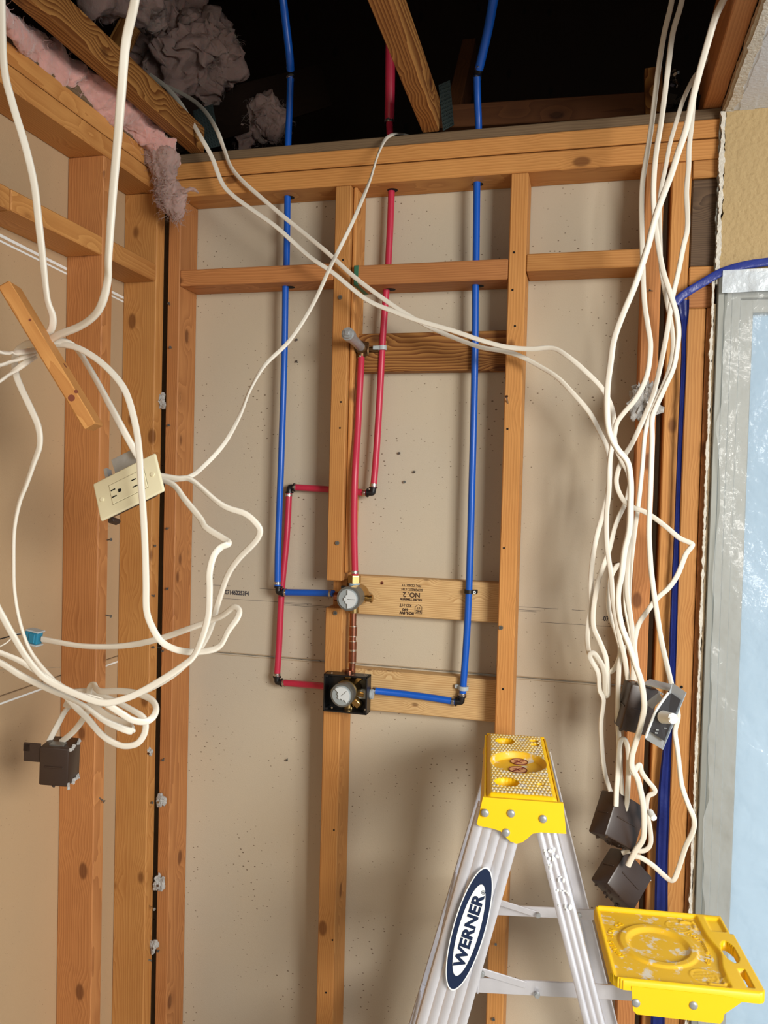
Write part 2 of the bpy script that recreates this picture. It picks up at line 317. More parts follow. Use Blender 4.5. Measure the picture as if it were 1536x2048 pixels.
# seam paper edges
strip(-.955, .09, 1.2225, .0018, PAPERG, 'torn_paper_edge'); strip(-.955, .09, 1.2155, .0014, PAPERG, 'torn_paper_edge')
# left-wall printed/taped seam lines (pale)
def lstrip(p0, p1, w, mm, name='seam_tape'):
    a = PX(*p0, -1.1197); b_ = PX(*p1, -1.1197); b = bmesh.new()
    b.faces.new([b.verts.new(q) for q in (a+Vector((0, 0, w/2)), b_+Vector((0, 0, w/2)), b_-Vector((0, 0, w/2)), a-Vector((0, 0, w/2)))]); obj(name, b, mm, wl)
lstrip((-60, 440), (250, 597), .006, STICK); lstrip((-60, 452), (250, 605), .004, STICK)
lstrip((0, 1408), (250, 1318), .004, STICK); lstrip((0, 1340), (230, 1330), .0015, PAPERG)
# plates
lumber('top_plate', (-1.12, .75), (0, .089), (2.3525, 2.3938), 'X', WOOD, wb)
lumber('top_plate', (-1.12, .75), (-0.001, .089), (2.3962, 2.434), 'X', WOOD, wb)
lumber('ceiling_nailer', (-1.03, .75), (.004, .089), (2.435, 2.458), 'X', WOODG, wb, label='weathered grey-brown nailer board on top of the plates')
lumber('top_plate', (-1.12, -1.031), (-2.6, -.002), (2.3525, 2.3938), 'Y', WOOD, wl)
lumber('top_plate', (-1.12, -1.032), (-2.6, -.002), (2.3962, 2.434), 'Y', WOOD, wl)
lumber('ceiling_nailer', (-1.12, -1.034), (-2.6, .0), (2.435, 2.458), 'Y', WOODG, wl, label='weathered grey-brown nailer board on top of the plates')
lumber('bottom_plate', (-1.12, 1.6), (0, .089), (0, .038), 'X', WOOD, wb)
lumber('bottom_plate', (-1.12, -1.031), (-2.6, -.002), (0, .038), 'Y', WOOD, wl)
# studs of the left wall
def bow(o, amp, ph):
    for v in o.data.vertices: pass
ls1 = lumber('stud', (-1.12, -1.031), (-.261, -.223), (.038, 2.352), 'Z', WOODR, wl)
ls2 = lumber('stud', (-1.12, -1.031), (-.041, -.004), (.038, 2.352), 'Z', WOOD, wl)
lumber('stud', (-1.12, -1.031), (-.70, -.662), (.038, 2.352), 'Z', WOOD, wl)
lumber('blocking', (-1.12, -1.031), (-.662, -.545), (2.137, 2.177), 'Y', WOOD, wl)
lumber('blocking', (-1.12, -1.031), (-.542, -.262), (2.138, 2.177), 'Y', WOOD, wl)
lumber('blocking', (-1.12, -1.031), (-.222, -.042), (2.138, 2.180), 'Y', WOOD, wl)
# studs of the back wall
cs = lumber('stud', (-1.0235, -.9905), (0, .089), (.038, 2.352), 'Z', WOODR, wb)
def notched(name, x0, x1, m, n0, n1, depth, bot_dx):
    """stud with a notch cut in its front between n0 and n1"""
    zc = 1.2; b = box_bm(x1-x0, .089, 2.352-n1, .002, M=T(((0), 0, (2.352+n1)/2-zc)))
    box_bm(x1-x0+bot_dx, .089, n0-.038, .002, M=T((bot_dx/2, 0, (n0+.038)/2-zc)), bm=b)
    box_bm(x1-x0-.004, .089-depth, n1-n0+.01, 0, M=T((0, depth/2, (n0+n1)/2-zc)), bm=b)
    return obj(name, b, m, wb, T(((x0+x1)/2, .0445, zc)))
ms = notched('stud', -.594, -.556, WOOD, 1.368, 1.432, .05, .004)
lumber('stud', (-.5545, -.545), (.014, .089), (1.45, 2.352), 'Z', WOOD, wb)
rs = lumber('stud', (-.189, -.151), (0, .089), (.038, 2.352), 'Z', WOOD, wb)
sa = lumber('stud', (.094, .132), (0, .089), (.038, 2.352), 'Z', WOODR, wb)
sb = lumber('stud', (.1475, .1865), (.004, .089), (.038, 2.352), 'Z', WOOD, wb)
sj = lumber('jack_stud', (.1875, .2235), (0, .089), (.038, 2.045), 'Z', WOOD, wb)
lumber('header_board', (.1875, .75), (0, .038), (2.315, 2.3515), 'X', WOOD, wb)
lumber('plywood_filler', (.1885, .75), (.006, .02), (2.133, 2.314), 'X', PLY, wb, label='grey weathered plywood filler beside the painted wall')
lumber('header_board', (.1875, .2405), (0, .089), (2.093, 2.132), 'X', WOOD, wb)
lumber('header_board', (.1875, .2405), (0.002, .089), (2.046, 2.092), 'X', WOODR, wb)
lumber('casing_strip', (.2245, .236), (-.004, .05), (.038, 2.045), 'Z', WOODR, wb)
# fire blocking row
lumber('blocking', (-.99, -.595), (0, .089), (2.136, 2.175), 'X', WOODR, wb)
bm_ = lumber('blocking', (-.544, -.19), (-.001, .089), (2.121, 2.166), 'X', WOODR, wb, label='reddish block with a green painted end')
obj('painted_end', box_bm(.012, .0905, .0458, .001), GREENM, bm_, T((-.5385, .0441, 2.1437)))
lumber('blocking', (-.150, .093), (0, .089), (2.137, 2.1745), 'X', WOOD, wb)
# backing boards behind the valves
lumber('backing_board', (-.555, -.1895), (.051, .0885), (1.929, 2.019), 'X', WOODD, wb, label='rough old backing board behind the shower stub')
bd = lumber('backing_board', (-.555, -.1895), (.051, .0885), (1.3495, 1.4415), 'X', WOODP, wb, label='pale new board with upside-down grade stamp')
lumber('backing_board', (-.555, -.1895), (.051, .0885), (1.119, 1.2165), 'X', WOODP, wb, label='pale new board behind the lower valve')
# upside-down grade stamp
TI = TX @ Matrix.Rotation(math.pi, 4, 'Z')
def stamp(s, px, py, size, sx=1.0, bold=.0002):
    p = P(px, py, 1.8405); return text_bm(s, size, T(p) @ TI, .0001, bold, sx=sx)
st = bmesh.new()
for a in (('FIN, CDS®, TT', 823, 1171, .0070, 1.05), ('SCP®REST, LTH', 824, 1179, .0078, .95), ('NO. 2', 823, 1189.5, .0165, .98, .0004), ('EILIM TIMBER', 822, 1199, .0074, 1.22, .0003), ('KD-HT', 811, 1210.5, .0096, 1.0), ('690', 810.5, 1219, .0086, 1.1, .0004), ('SCH. SW', 813.5, 1226, .0080, 1.1, .0006)):
    merge(st, stamp(*a[:4], sx=a[4], bold=a[5] if len(a) > 5 else .0002))
hx = [(0, .0115), (.008, .0065), (.008, -.010), (-.008, -.010), (-.008, .0065)]
c = P(837, 1219, 1.8405)
for i in range(5):
    a = hx[i]; b_ = hx[(i+1) % 5]; cyl(st, c+Vector((a[0], 0, a[1])), c+Vector((b_[0], 0, b_[1])), .0005, seg=6)
merge(st, text_bm('LT', .007, T(c+Vector((0, 0, .003))) @ TI, .0001, .0002)); merge(st, text_bm('NC', .008, T(c+Vector((0, 0, -.004))) @ TI, .0001, .0004))
obj('grade_stamp', st, INKB, bd)

# drilled holes where pipes pass through plates and blocks
def hole(parent, px, py, z, x=None):
    p = PZ(px, py, z); b = bmesh.new(); cyl(b, (p.x, .05, z-.0005), (p.x, .05, z+.0005), .0125, seg=20); obj('drilled_hole', b, BLACKV, parent)
for (px, py, z) in ((575, 391, 2.3525), (783, 377, 2.3525), (953, 361, 2.3525), (572, 569, 2.136), (774, 572, 2.121), (951, 561, 2.121), (573, 531, 2.175), (777, 524, 2.166), (952, 520, 2.166)): hole(wb, px, py, z)
# screws, nails and torn scraps left in the studs
def screw(parent, p, n, r=.0034, L=.009, m=GREYD, name='screw', tilt=0.3):
    b = bmesh.new(); d = (Vector(n)+Vector((random.uniform(-tilt, tilt), random.uniform(-tilt, tilt), random.uniform(-tilt, tilt)))).normalized()
    cyl(b, p-d*.004, p+d*L, r*.42, seg=8); cyl(b, p+d*(L-.0012), p+d*L, r, seg=12)
    obj(name, b, m, parent)
def scrap(parent, p, r, seed, label='torn grey drywall scrap hanging on a screw'):
    b = bmesh.new(); bmesh.ops.create_icosphere(b, subdivisions=4, radius=r)
    for v in b.verts:
        q = v.co*(70) + Vector((seed*3.1, 0, 0)); k = 1+.95*noise.noise(q)+.45*noise.noise(q*2.3)+.3*noise.noise(q*5)
        v.co = Vector((v.co.x*k*.8, v.co.y*k*.55, v.co.z*k*1.15))
    o = obj('drywall_scrap', b, SCRAP, parent, T(p)); o['label'] = label
    screw(parent, p, (0, -1, 0), .003, r*.9, STEEL)
for (x, y) in ((214, 1080), (211, 1230), (199, 1596)): screw(ls1, PX(x, y, -1.031), (1, 0, 0), L=.014, tilt=.4)
for (x, y) in ((306, 1090), (303, 1190), (302, 1296), (300, 1606), (297, 1920)): screw(ls2, PX(x, y, -1.031), (1, 0, 0), L=.008)
screw(ls2, PX(298, 1811, -1.031), (1, -.3, .2), L=.03, m=STEEL, name='nail')
for (x, y) in ((343, 696), (340, 851), (338, 1056), (337, 1176), (328, 1300), (328, 1517), (319, 1900), (340, 610)): screw(cs, P(x, y, 1.79), (0, -1, 0), L=.009)
for i, (x, y, r) in enumerate(((321, 805, .017), (322, 1600, .012), (320, 1767, .015), (308, 1893, .012))): scrap(cs, P(x, y, 1.778), r, i+1)
scrap(ls2, P(300, 1505, 1.755), .009, 9); scrap(sa, P(1287, 808, 1.772), .032, 12, 'large torn white drywall scrap on the stud'); scrap(sa, P(1264, 1262, 1.782), .010, 15)
for (x, y) in ((675, 1086), (671, 1226), (681, 595)): screw(ms, P(x, y, 1.789), (0, -1, 0), r=.005, L=.003, tilt=.05)
for (x, y) in ((682, 804), (680, 856), (686, 520), (665, 1880), (668, 1660), (652, 1985)): screw(ms, P(x, y, 1.79), (0, -1, 0), r=.0022, L=.001, m=BLACKV, name='nail_hole', tilt=0)
for (x, y) in ((1002, 1255),): screw(rs, P(x, y, 1.789), (0, -1, 0), r=.005, L=.003, tilt=.05)
screw(rs, P(1016, 806, 1.79), (0, -1, .8), r=.004, L=.02, m=STEEL, name='nail')
for (x, y) in ((1015, 858), (1008, 1096), (1006, 1378), (1028, 505), (1025, 580), (1030, 652)): screw(rs, P(x, y, 1.79), (0, -1, 0), r=.0024, L=.001, m=BLACKV, name='nail_hole', tilt=0)
screw(rs, P(992, 1888, 1.79), (0, -1, .9), r=.003, L=.02, m=GREYD, name='nail'); screw(rs, P(988, 2036, 1.79), (0, -1, 0), r=.004, L=.006)
for (x, y) in ((800, 906), (830, 943), (809, 963), (595, 680), (595, 725), (575, 1518)): screw(wb, P(x, y, 1.879), (0, -1, 0), r=.0032, L=.006)
screw(bd, P(764, 1166, 1.841), (0, -1, 0), r=.004, L=.001, m=REDH, name='knot_hole', tilt=0)
screw(sa, P(1306, 582, 1.79), (-1, -1, .2), r=.002, L=.014, m=GREYD, name='nail'); screw(sj, P(1363, 1374, 1.79), (0, -1, 0), r=.003, L=.001, m=BLACKV, name='nail_hole', tilt=0)

# painted wall piece above the window and right of the framing
WX0 = .243
def ragged(x, z0, z1, n, amp, seed):
    return [(x+amp*(.9*noise.noise(Vector((seed, (z1-z0)*k/n*18, 0)))+.7*noise.noise(Vector((seed, (z1-z0)*k/n*70, 4)))+.4*noise.noise(Vector((seed, (z1-z0)*k/n*210, 8)))), z0+(z1-z0)*k/n) for k in range(n+1)]
poly = ragged(WX0, 2.113, 2.441, 120, .004, 1.0)
full = [(.95, 2.113)] + [(q[0]+.003, q[1]) for q in poly] + [(.95, 2.441)]
def face_prism(poly, y0, y1):
    b = bmesh.new(); a = [b.verts.new((x, y0, z)) for x, z in poly]; c_ = [b.verts.new((x, y1, z)) for x, z in poly]; n = len(poly)
    b.faces.new(a); b.faces.new(c_[::-1])
    for i in range(n): b.faces.new((a[i], a[(i+1) % n], c_[(i+1) % n], c_[i]))
    return b
obj('painted_drywall', face_prism(full, -.0135, -.0005), BEIGE, wb)
def torn_edge(name, x, z0, z1, w, y0, y1, mm, seed, amp=.004, n=170):
    l = ragged(x, z0, z1, n, amp, seed); r = ragged(x+w, z0, z1, n, amp*.8, seed+5)
    return obj(name, face_prism(l+r[::-1], y0, y1), mm, wb)
torn_edge('torn_edge', .2375, 2.09, 2.441, .008, -.0155, -.002, PAPER, 3)
torn_edge('torn_edge', .2355, 2.09, 2.441, .004, -.009, -.001, GREENM if False else FRAMEW, 8, .003)
torn_edge('torn_edge', .232, .04, 2.10, .0045, -.016, -.004, PAPER, 11, .0035, 600)
torn_edge('torn_edge', .2375, .04, 2.05, .0045, -.012, -.001, PAPERG, 17, .002, 500)
# window: stepped frame, frosted pane, plastic film
wn = empty('window_1', (.9, 0, .45), kind='structure')
WB, WT, WR = .42, 2.10, 1.60
def frame_ring(x0, x1, zt0, zt1, zb0, zb1, y0, y1, name):
    b = bmesh.new()
    box_bm(x1-x0, y1-y0, zt1-zb0, .0015, M=T(((x0+x1)/2, (y0+y1)/2, (zt1+zb0)/2)), bm=b)
    xr0, xr1 = WR+.24-x1, WR+.24-x0
    box_bm(x1-x0, y1-y0, zt1-zb0, .0015, M=T(((xr0+xr1)/2, (y0+y1)/2, (zt1+zb0)/2)), bm=b)
    box_bm(xr1-x0, y1-y0-.001, zt1-zt0, .0015, M=T(((x0+xr1)/2, (y0+y1)/2, (zt1+zt0)/2)), bm=b)
    box_bm(xr1-x0, y1-y0-.001, zb1-zb0, .0015, M=T(((x0+xr1)/2, (y0+y1)/2, (zb1+zb0)/2)), bm=b)
    obj(name, b, FRAMEW, wn)
frame_ring(.243, .256, 2.098, 2.112, WB, WB+.014, -.020, .05, 'outer_frame')
frame_ring(.256, .272, 2.082, 2.098, WB+.014, WB+.03, -.012, .05, 'middle_frame')
frame_ring(.272, .290, 2.062, 2.082, WB+.03, WB+.05, -.004, .05, 'middle_frame')
frame_ring(.290, .316, 2.034, 2.062, WB+.05, WB+.08, .008, .05, 'sash_frame')
obj('pane', box_bm(WR-.36, .004, 2.034-WB-.06, 0), GLASS, wn, T(((.31+WR-.06)/2, .03, (2.04+WB+.06)/2)))
# wall below / right of the window
lumber('rough_sill', (.2245, 1.75), (0.002, .089), (WB-.04, WB-.001), 'X', WOOD, wb)
obj('painted_drywall', box_bm(1.5, .012, WB-.04, 0), BEIGE, wb, T((.99, -.0065, (WB-.04)/2)))
obj('painted_drywall', box_bm(.9, .012, 2.44, 0), BEIGE, wb, T((2.06, -.0065, 1.22)))
obj('painted_drywall', box_bm(.70, .012, .328, 0), BEIGE, wb, T((1.30, -.0072, 2.277)))
# ceiling: painted sheet with a torn edge on the right, and over the room behind the camera
ce = empty('ceiling', (1.5, -1.5, 2.44), kind='structure')
def ceil_sheet(x, amp, seed, y0, z0, z1, mm, name, xr=3.2, n=140):
    b = bmesh.new(); top = []; bot = []
    for k in range(n+1):
        y = -.0005+(y0)*(k/n); xx = x+amp*(noise.noise(Vector((seed, k*.33, 0)))+.6*noise.noise(Vector((seed, k*1.1, 3))))
        bot.append((xx, y, z0)); top.append((xx, y, z1))
    for A in (bot, top): A += [(xr, y0, A[0][2]), (xr, 0, A[0][2])]
    a = [b.verts.new(q) for q in bot]; c_ = [b.verts.new(q) for q in top]; m_ = len(a)
    b.faces.new(a); b.faces.new(c_[::-1])
    for i in range(m_): b.faces.new((a[i], a[(i+1) % m_], c_[(i+1) % m_], c_[i]))
    return obj(name, b, mm, ce)
ceil_sheet(.258, .006, 2, -2.2, 2.4415, 2.4545, WHITE, 'painted_sheet')
def edge_band(x, w, z0, z1, mm, name, seed, amp):
    b = bmesh.new(); n = 140; L_, R_ = [], []
    for k in range(n+1):
        y = -.001-2.0*k/n; o_ = amp*(noise.noise(Vector((seed, k*.3, 0)))+.6*noise.noise(Vector((seed, k*1.2, 3))))
        q_ = amp*(noise.noise(Vector((seed+7, k*.3, 0)))+.6*noise.noise(Vector((seed+7, k*1.2, 3))))
        L_.append((x+o_, y)); R_.append((x+w+q_, y))
    pl = L_+R_[::-1]; obj(name, prism(pl, z0, z1), mm, ce)
edge_band(.240, .012, 2.4418, 2.456, PAPERG, 'torn_edge', 4, .003)
edge_band(.246, .018, 2.4395, 2.4416, PAPER, 'torn_edge', 9, .006)
edge_band(.268, .030, 2.4402, 2.4417, WHITE, 'torn_edge', 13, .007)
obj('ceiling_sheet', box_bm(4.4, 2.4, .013, 0), WHITE, ce, T((1.0, -3.41, 2.448)))
wf = obj('wall_front_light_block', box_bm(3.6, .012, 2.44), BEIGE, None, T((.70, -4.61, 1.22))); wf['kind'] = 'structure'  # unseen wall added behind the camera so sky light enters from the right
fl = obj('unseen_floor', box_bm(4.6, 4.8, .05), FLOORM, None, T((1.1, -2.2, -.025))); fl['kind'] = 'structure'

# ------------------------------------------------------------------ attic framing and roof
Z0 = Vector((0, 0, 1))
rf = empty('roof', (0, 0, 2.9), kind='structure')
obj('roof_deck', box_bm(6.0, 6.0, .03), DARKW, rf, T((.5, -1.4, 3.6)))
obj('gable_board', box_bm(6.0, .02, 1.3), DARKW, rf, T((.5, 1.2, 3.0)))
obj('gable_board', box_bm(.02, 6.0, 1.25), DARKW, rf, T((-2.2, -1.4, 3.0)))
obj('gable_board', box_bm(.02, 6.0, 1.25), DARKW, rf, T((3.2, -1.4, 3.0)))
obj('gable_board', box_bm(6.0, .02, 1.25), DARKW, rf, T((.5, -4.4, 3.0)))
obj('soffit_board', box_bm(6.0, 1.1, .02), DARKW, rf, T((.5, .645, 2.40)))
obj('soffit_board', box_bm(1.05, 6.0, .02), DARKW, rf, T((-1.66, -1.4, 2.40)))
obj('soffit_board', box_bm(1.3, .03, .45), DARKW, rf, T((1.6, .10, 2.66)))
# joists
def beam(name, a, b_, w, h, m, label, cat='joist', roll=0.0, kids=None, group=None):
    a = Vector(a); b_ = Vector(b_); L = (b_-a).length; z = (b_-a).normalized()
    up = Vector((0, 0, 1)) - z*z.z
    if up.length < .01: up = Vector((0, -1, 0))
    up.normalize(); x = up.cross(z).normalized(); up = z.cross(x)
    M = basis(x, up, z, (a+b_)/2)
    return tag(obj(name, box_bm(w, h, L, .002), m, None, M), label, cat, group)
# left joist
jh = PX(307, 157, -.937).z-2.459
beam('ceiling_joist', (-.955, .012, 2.459+jh/2), (-.955, -2.4, 2.459+jh/2), .036, jh, WOODD, 'large grained ceiling joist running above the left wall toward the corner')
j0 = PZ(734, 0, 2.459); j1 = PZ(845, 266, 2.459); jd = (j0-j1).normalized(); jx = jd.cross(Z0).normalized()*-1; jx = jx if jx.x > 0 else -jx; jc = jx*.019+Vector((0, 0, .036))
beam('ceiling_joist', j1+jc, j1+jc+jd*2.6, .038, .072, WOODD, 'light brown ceiling joist crossing the dark opening at top centre')
beam('ceiling_joist', (.222, .095, 2.459+.07), (.222, -2.4, 2.459+.07), .036, .14, WOODR, 'reddish joist along the torn white ceiling edge at top right')
beam('roof_web', P(905, 265, 2.05), P(940, 110, 2.35), .038, .089, SHADEW, 'dark slanting truss member behind the centre joist', 'truss')
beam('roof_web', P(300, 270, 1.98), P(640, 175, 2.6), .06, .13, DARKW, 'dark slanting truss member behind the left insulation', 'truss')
beam('attic_board', P(880, 240, 1.98), P(1290, 215, 1.98), .038, .055, SHADEW, 'dark reddish board lying behind the top plates', 'board')
beam('attic_block', P(1308, 232, 1.93), P(1306, 140, 1.93), .030, .038, WOODD, 'short orange upright block on the top plate at right', 'block')
beam('attic_block', P(232, 105, 1.75), P(262, 48, 1.75), .04, .04, WOODD, 'short wood block above the left joist beside the insulation', 'block')
def gusset(pix, d, label, x=None):
    b = bmesh.new(); pts = [P(*q, d) for q in pix]; vs = [b.verts.new(q) for q in pts]; vs2 = [b.verts.new(q+Vector((0, .0015, 0))) for q in pts]; n = len(vs)
    b.faces.new(vs); b.faces.new(vs2[::-1])
    for i in range(n): b.faces.new((vs[i], vs[(i+1) % n], vs2[(i+1) % n], vs2[i]))
    o = tag(obj('truss_plate', b, PLATEG), label, 'metal plate', 'toothed truss plates in the attic')
    tb = bmesh.new()
    for i in range(7):
        for j in range(12):
            u, v = (i+.5)/7, (j+.5)/12; p = (pts[0]*(1-u)+pts[1]*u)*(1-v)+(pts[3]*(1-u)+pts[2]*u)*v
            box_bm(.0022, .004, .0035, M=T(p-Vector((0, .001, 0))), bm=tb)
    o2 = obj('teeth', tb, PLATEG, o); o2['kind'] = 'stuff'
gusset(((385, 222), (425, 208), (440, 292), (405, 300)), 1.93, 'green-grey toothed metal truss plate left, behind the two sagging cables')
gusset(((877, 170), (900, 160), (908, 250), (886, 262)), 1.90, 'grey toothed metal truss plate behind the end of the centre joist')
# shredded black paper debris at right of the attic
db = bmesh.new()
for i in range(26):
    p = P(1335+random.random()*110, 190+random.random()*28, 1.86+random.random()*.06); b2 = box_bm(.03*random.random()+.008, .02*random.random()+.006, .0012, M=T(p) @ Euler((random.random()*3, random.random()*3, random.random()*3)).to_matrix().to_4x4()); merge(db, b2)
tag(obj('paper_debris', db, mat('black_paper', srgb(48, 46, 44), .8)), 'torn black paper scraps lying on the top plate at right', 'debris', kind='stuff')
db = bmesh.new()
for i in range(14):
    p = P(1350+random.gauss(0, 6), 160+random.gauss(0, 14), 1.9); merge(db, box_bm(.006, .002, .010*random.random()+.003, M=T(p) @ Euler((random.random()*3, random.random()*3, random.random()*3)).to_matrix().to_4x4()))
tag(obj('foil_shreds', db, STEEL), 'small shiny shreds hanging in the dark attic near the right cables', 'debris', kind='stuff')

# pink fibreglass insulation
def fluff(name, pts, radii, mm, seed, label, squash=.7, fibres=90):
    path = smooth_path(pts, 26); n = len(path); seg = 84; b = bmesh.new(); rings = []
    for i, p in enumerate(path):
        s = i/(n-1)*(len(radii)-1); k = min(int(s), len(radii)-2); r = radii[k]*(1-(s-k))+radii[k+1]*(s-k)
        t = (path[min(i+1, n-1)]-path[max(i-1, 0)]).normalized(); w = t.cross(Vector((0, 1, .1))).normalized(); h = t.cross(w)
        ring = []
        for q in range(seg):
            a = 2*math.pi*q/seg; d = w*math.cos(a)+h*math.sin(a)*squash; base = p+d*r
            k_ = 1+.60*noise.noise(base*16+Vector((seed, 0, 0)))+.32*noise.noise(base*40)+.13*noise.noise(base*110)+.07*noise.noise(base*260)
            ring.append(b.verts.new(p+d*r*k_+t*r*.35*noise.noise(base*40+Vector((0, seed, 0)))))
        rings.append(ring)
    for i in range(n-1):
        for q in range(seg): b.faces.new((rings[i][q], rings[i][(q+1) % seg], rings[i+1][(q+1) % seg], rings[i+1][q]))
    b.faces.new(rings[0]); b.faces.new(rings[-1][::-1])
    o = tag(obj(name, b, mm, smooth=False), label, 'insulation', 'fibreglass insulation above the framing')
    for f in o.data.polygons: f.use_smooth = True
    fb = bmesh.new(); rnd = random.Random(seed)
    for _ in range(fibres*5):
        i = rnd.randrange(n); k = i/(n-1)*(len(radii)-1); r = radii[min(int(round(k)), len(radii)-1)]
        d = Vector((rnd.gauss(0, 1), rnd.gauss(0, 1), rnd.gauss(0, 1))).normalized(); p = path[i]+d*r*.8
        pp = [p]
        v = d.copy()
        for _k in range(5):
            v = (v+Vector((rnd.gauss(0, .6), rnd.gauss(0, .6), rnd.gauss(0, .6)-.15))).normalized(); pp.append(pp[-1]+v*min(r, .05)*.15)
        rr = rnd.uniform(.0002, .0009); sweep(fb, pp, lambda s: (rr*(1-s*.8), rr*(1-s*.8), 0), 4)
    f_ = obj('loose_fibres', fb, mm, o); f_['kind'] = 'stuff'
    return o
fluff('insulation_strip', [P(-30, -20, 1.12), P(25, 50, 1.22), P(75, 100, 1.32), P(130, 145, 1.42), P(185, 190, 1.50), P(235, 225, 1.58), P(285, 262, 1.66), P(325, 300, 1.70), P(340, 340, 1.72)], [.02, .022, .03, .036, .042, .044, .04, .034, .02], PINK, 3, 'pink fibreglass strip squeezed between left joist and top plate', .6)
fluff('insulation_tuft', [P(300, 285, 1.71), P(322, 320, 1.70), P(330, 365, 1.70), P(342, 405, 1.70), P(356, 440, 1.71)], [.022, .034, .028, .034, .012], PINKG, 9, 'greyish pink fibreglass tuft dangling in the wall corner', .6, 160)
fluff('insulation_wisp', [P(335, 388, 1.70), P(362, 384, 1.69), P(385, 378, 1.69), P(397, 386, 1.69)], [.008, .006, .005, .002], PINKG, 13, 'thin pink fibre wisp pointing right from the dangling tuft', .6, 30)
fluff('insulation_clump', [P(330, 20, 2.15), P(350, 60, 2.12), P(330, 110, 2.1), P(370, 140, 2.1), P(420, 100, 2.1), P(440, 130, 2.12), P(410, 170, 2.12)], [.07, .095, .11, .11, .085, .06, .03], PINKG, 21, 'large grey-pink fibreglass clump in the dark attic at upper left', .8, 300)
fluff('insulation_clump', [P(262, -10, 1.75), P(300, 20, 1.9), P(180, 10, 1.62)], [.03, .05, .03], PINKG, 25, 'small fibreglass clump poking over the left joist at the top edge', .8, 60)
fluff('insulation_clump', [P(470, 270, 2.3), P(530, 240, 2.3), P(560, 265, 2.3)], [.05, .07, .03], PINKG, 31, 'dim fibreglass clump resting behind the top plate left of the blue pipe', .8, 60)

# ------------------------------------------------------------------ plumbing
def ring_clamp(parent, p, d, r=.0092, w=.007):
    b = bmesh.new(); d = d.normalized(); cyl(b, p-d*w/2, p+d*w/2, r, seg=20, bev=.0008)
    s = d.cross(Vector((0, 1, 0.2))).normalized(); f = Vector((0, -1, 0)); box_bm(.005, .004, .005, .0006, M=T(p+f*(r+.001)), bm=b)
    obj('crimp_ring', b, STEEL, parent, smooth=True)
def coupling(parent, p, d, m=BLACKP):
    b = bmesh.new(); d = d.normalized(); cyl(b, p-d*.006, p+d*.006, .0098, seg=20, bev=.001); obj('coupling', b, m, parent, smooth=True)
def elbow(parent, p, d1, d2, m=BLACKP):
    b = bmesh.new(); r = .0076; L = .014; d1 = d1.normalized(); d2 = d2.normalized()
    pts = [p+d1*L, p+d1*.006, p+(d1+d2)*.0012, p+d2*.006, p+d2*L]; tube(b, smooth_path(pts, 4), r, 16)
    for d in (d1, d2): cyl(b, p+d*.011, p+d*.0145, .0108, seg=18, bev=.0006)
    obj('elbow', b, m, parent, smooth=True)
def pipe(parent, pp, m, r=.008, name='pipe', per=8):
    b = bmesh.new(); path = pix_path(pp, per); tube(b, path, r, 18); obj(name, b, m, parent, smooth=True); return path
# left blue line
bp1 = empty('blue_water_pipe', P(556, 1183, 1.83), 'blue plastic water pipe in the left bay, elbowing into the upper valve', 'pipe')
a = pipe(bp1, [(470, -420, 1.30), (540, -140, 1.6), (560, -60, 1.70), (566, 0), (572, 50), (579, 110), (581, 140, 1.80)], BLUE, .0092)
c1 = P(582, 147, 1.805); ring_clamp(bp1, P(581, 137, 1.80), Vector((0, .2, 1)), .0100); ring_clamp(bp1, P(581, 157, 1.808), Vector((0, .2, 1)), .0100); coupling(bp1, c1, Vector((0, .2, 1)))
pipe(bp1, [(581, 153, 1.805), (579, 220, 1.825), (576, 290, 1.835), (575, 392), (573, 530), (571, 570), (569, 700), (563, 900), (556.5, 1080), (555, 1172, 1.83)], BLUE)
ring_clamp(bp1, P(555, 1166, 1.83), Vector((0, 0, 1))); elbow(bp1, P(556.5, 1184.5, 1.83), Vector((0, 0, 1)), Vector((1, 0, 0)))
pipe(bp1, [(568, 1184.5, 1.83), (620, 1185.5, 1.82), (668, 1187, 1.81)], BLUE); ring_clamp(bp1, P(571, 1184.5, 1.83), Vector((1, 0, 0))); ring_clamp(bp1, P(661, 1187, 1.812), Vector((1, 0, 0)))
# right blue line
bp2 = empty('blue_water_pipe', P(922, 1405, 1.83), 'blue plastic water pipe in the middle bay, clipped over both pale boards', 'pipe')
pipe(bp2, [(1150, -420, 1.2), (1035, -150, 1.5), (1000, -60, 1.60), (987, 0), (976, 60), (958, 138, 1.77)], BLUE, .0098)
ring_clamp(bp2, P(958, 138, 1.77), Vector((.1, -.1, 1)), .0102); ring_clamp(bp2, P(954, 156, 1.79), Vector((0, 0, 1)), .0100); coupling(bp2, P(955, 147, 1.78), Vector((0, 0, 1)))
pipe(bp2, [(954, 153, 1.785), (955, 200), (957, 262, 1.83), (954, 362), (952, 525), (951, 565), (950, 700), (947, 850), (943, 1000), (939.5, 1130), (937, 1200), (933, 1280), (926.5, 1370), (925, 1392, 1.83)], BLUE)
ring_clamp(bp2, P(925, 1389, 1.83), Vector((0, 0, 1))); elbow(bp2, P(923, 1404, 1.83), Vector((0, 0, 1)), Vector((-1, 0, -.02)))
pipe(bp2, [(911, 1403.5, 1.83), (860, 1395, 1.826), (800, 1387, 1.82), (745, 1381, 1.805)], BLUE); ring_clamp(bp2, P(906, 1402.5, 1.83), Vector((1, 0, .02))); ring_clamp(bp2, P(749, 1381.5, 1.806), Vector((1, 0, 0)))
cb = bmesh.new(); q = P(937.5, 1183, 1.83); cyl(cb, q-Vector((0, 0, .0042)), q+Vector((0, 0, .0042)), .0115, seg=20); box_bm(.016, .010, .0085, .001, M=T(q+Vector((.012, .004, 0))), bm=cb); obj('pipe_clip', cb, BLACKP, bp2, smooth=True)
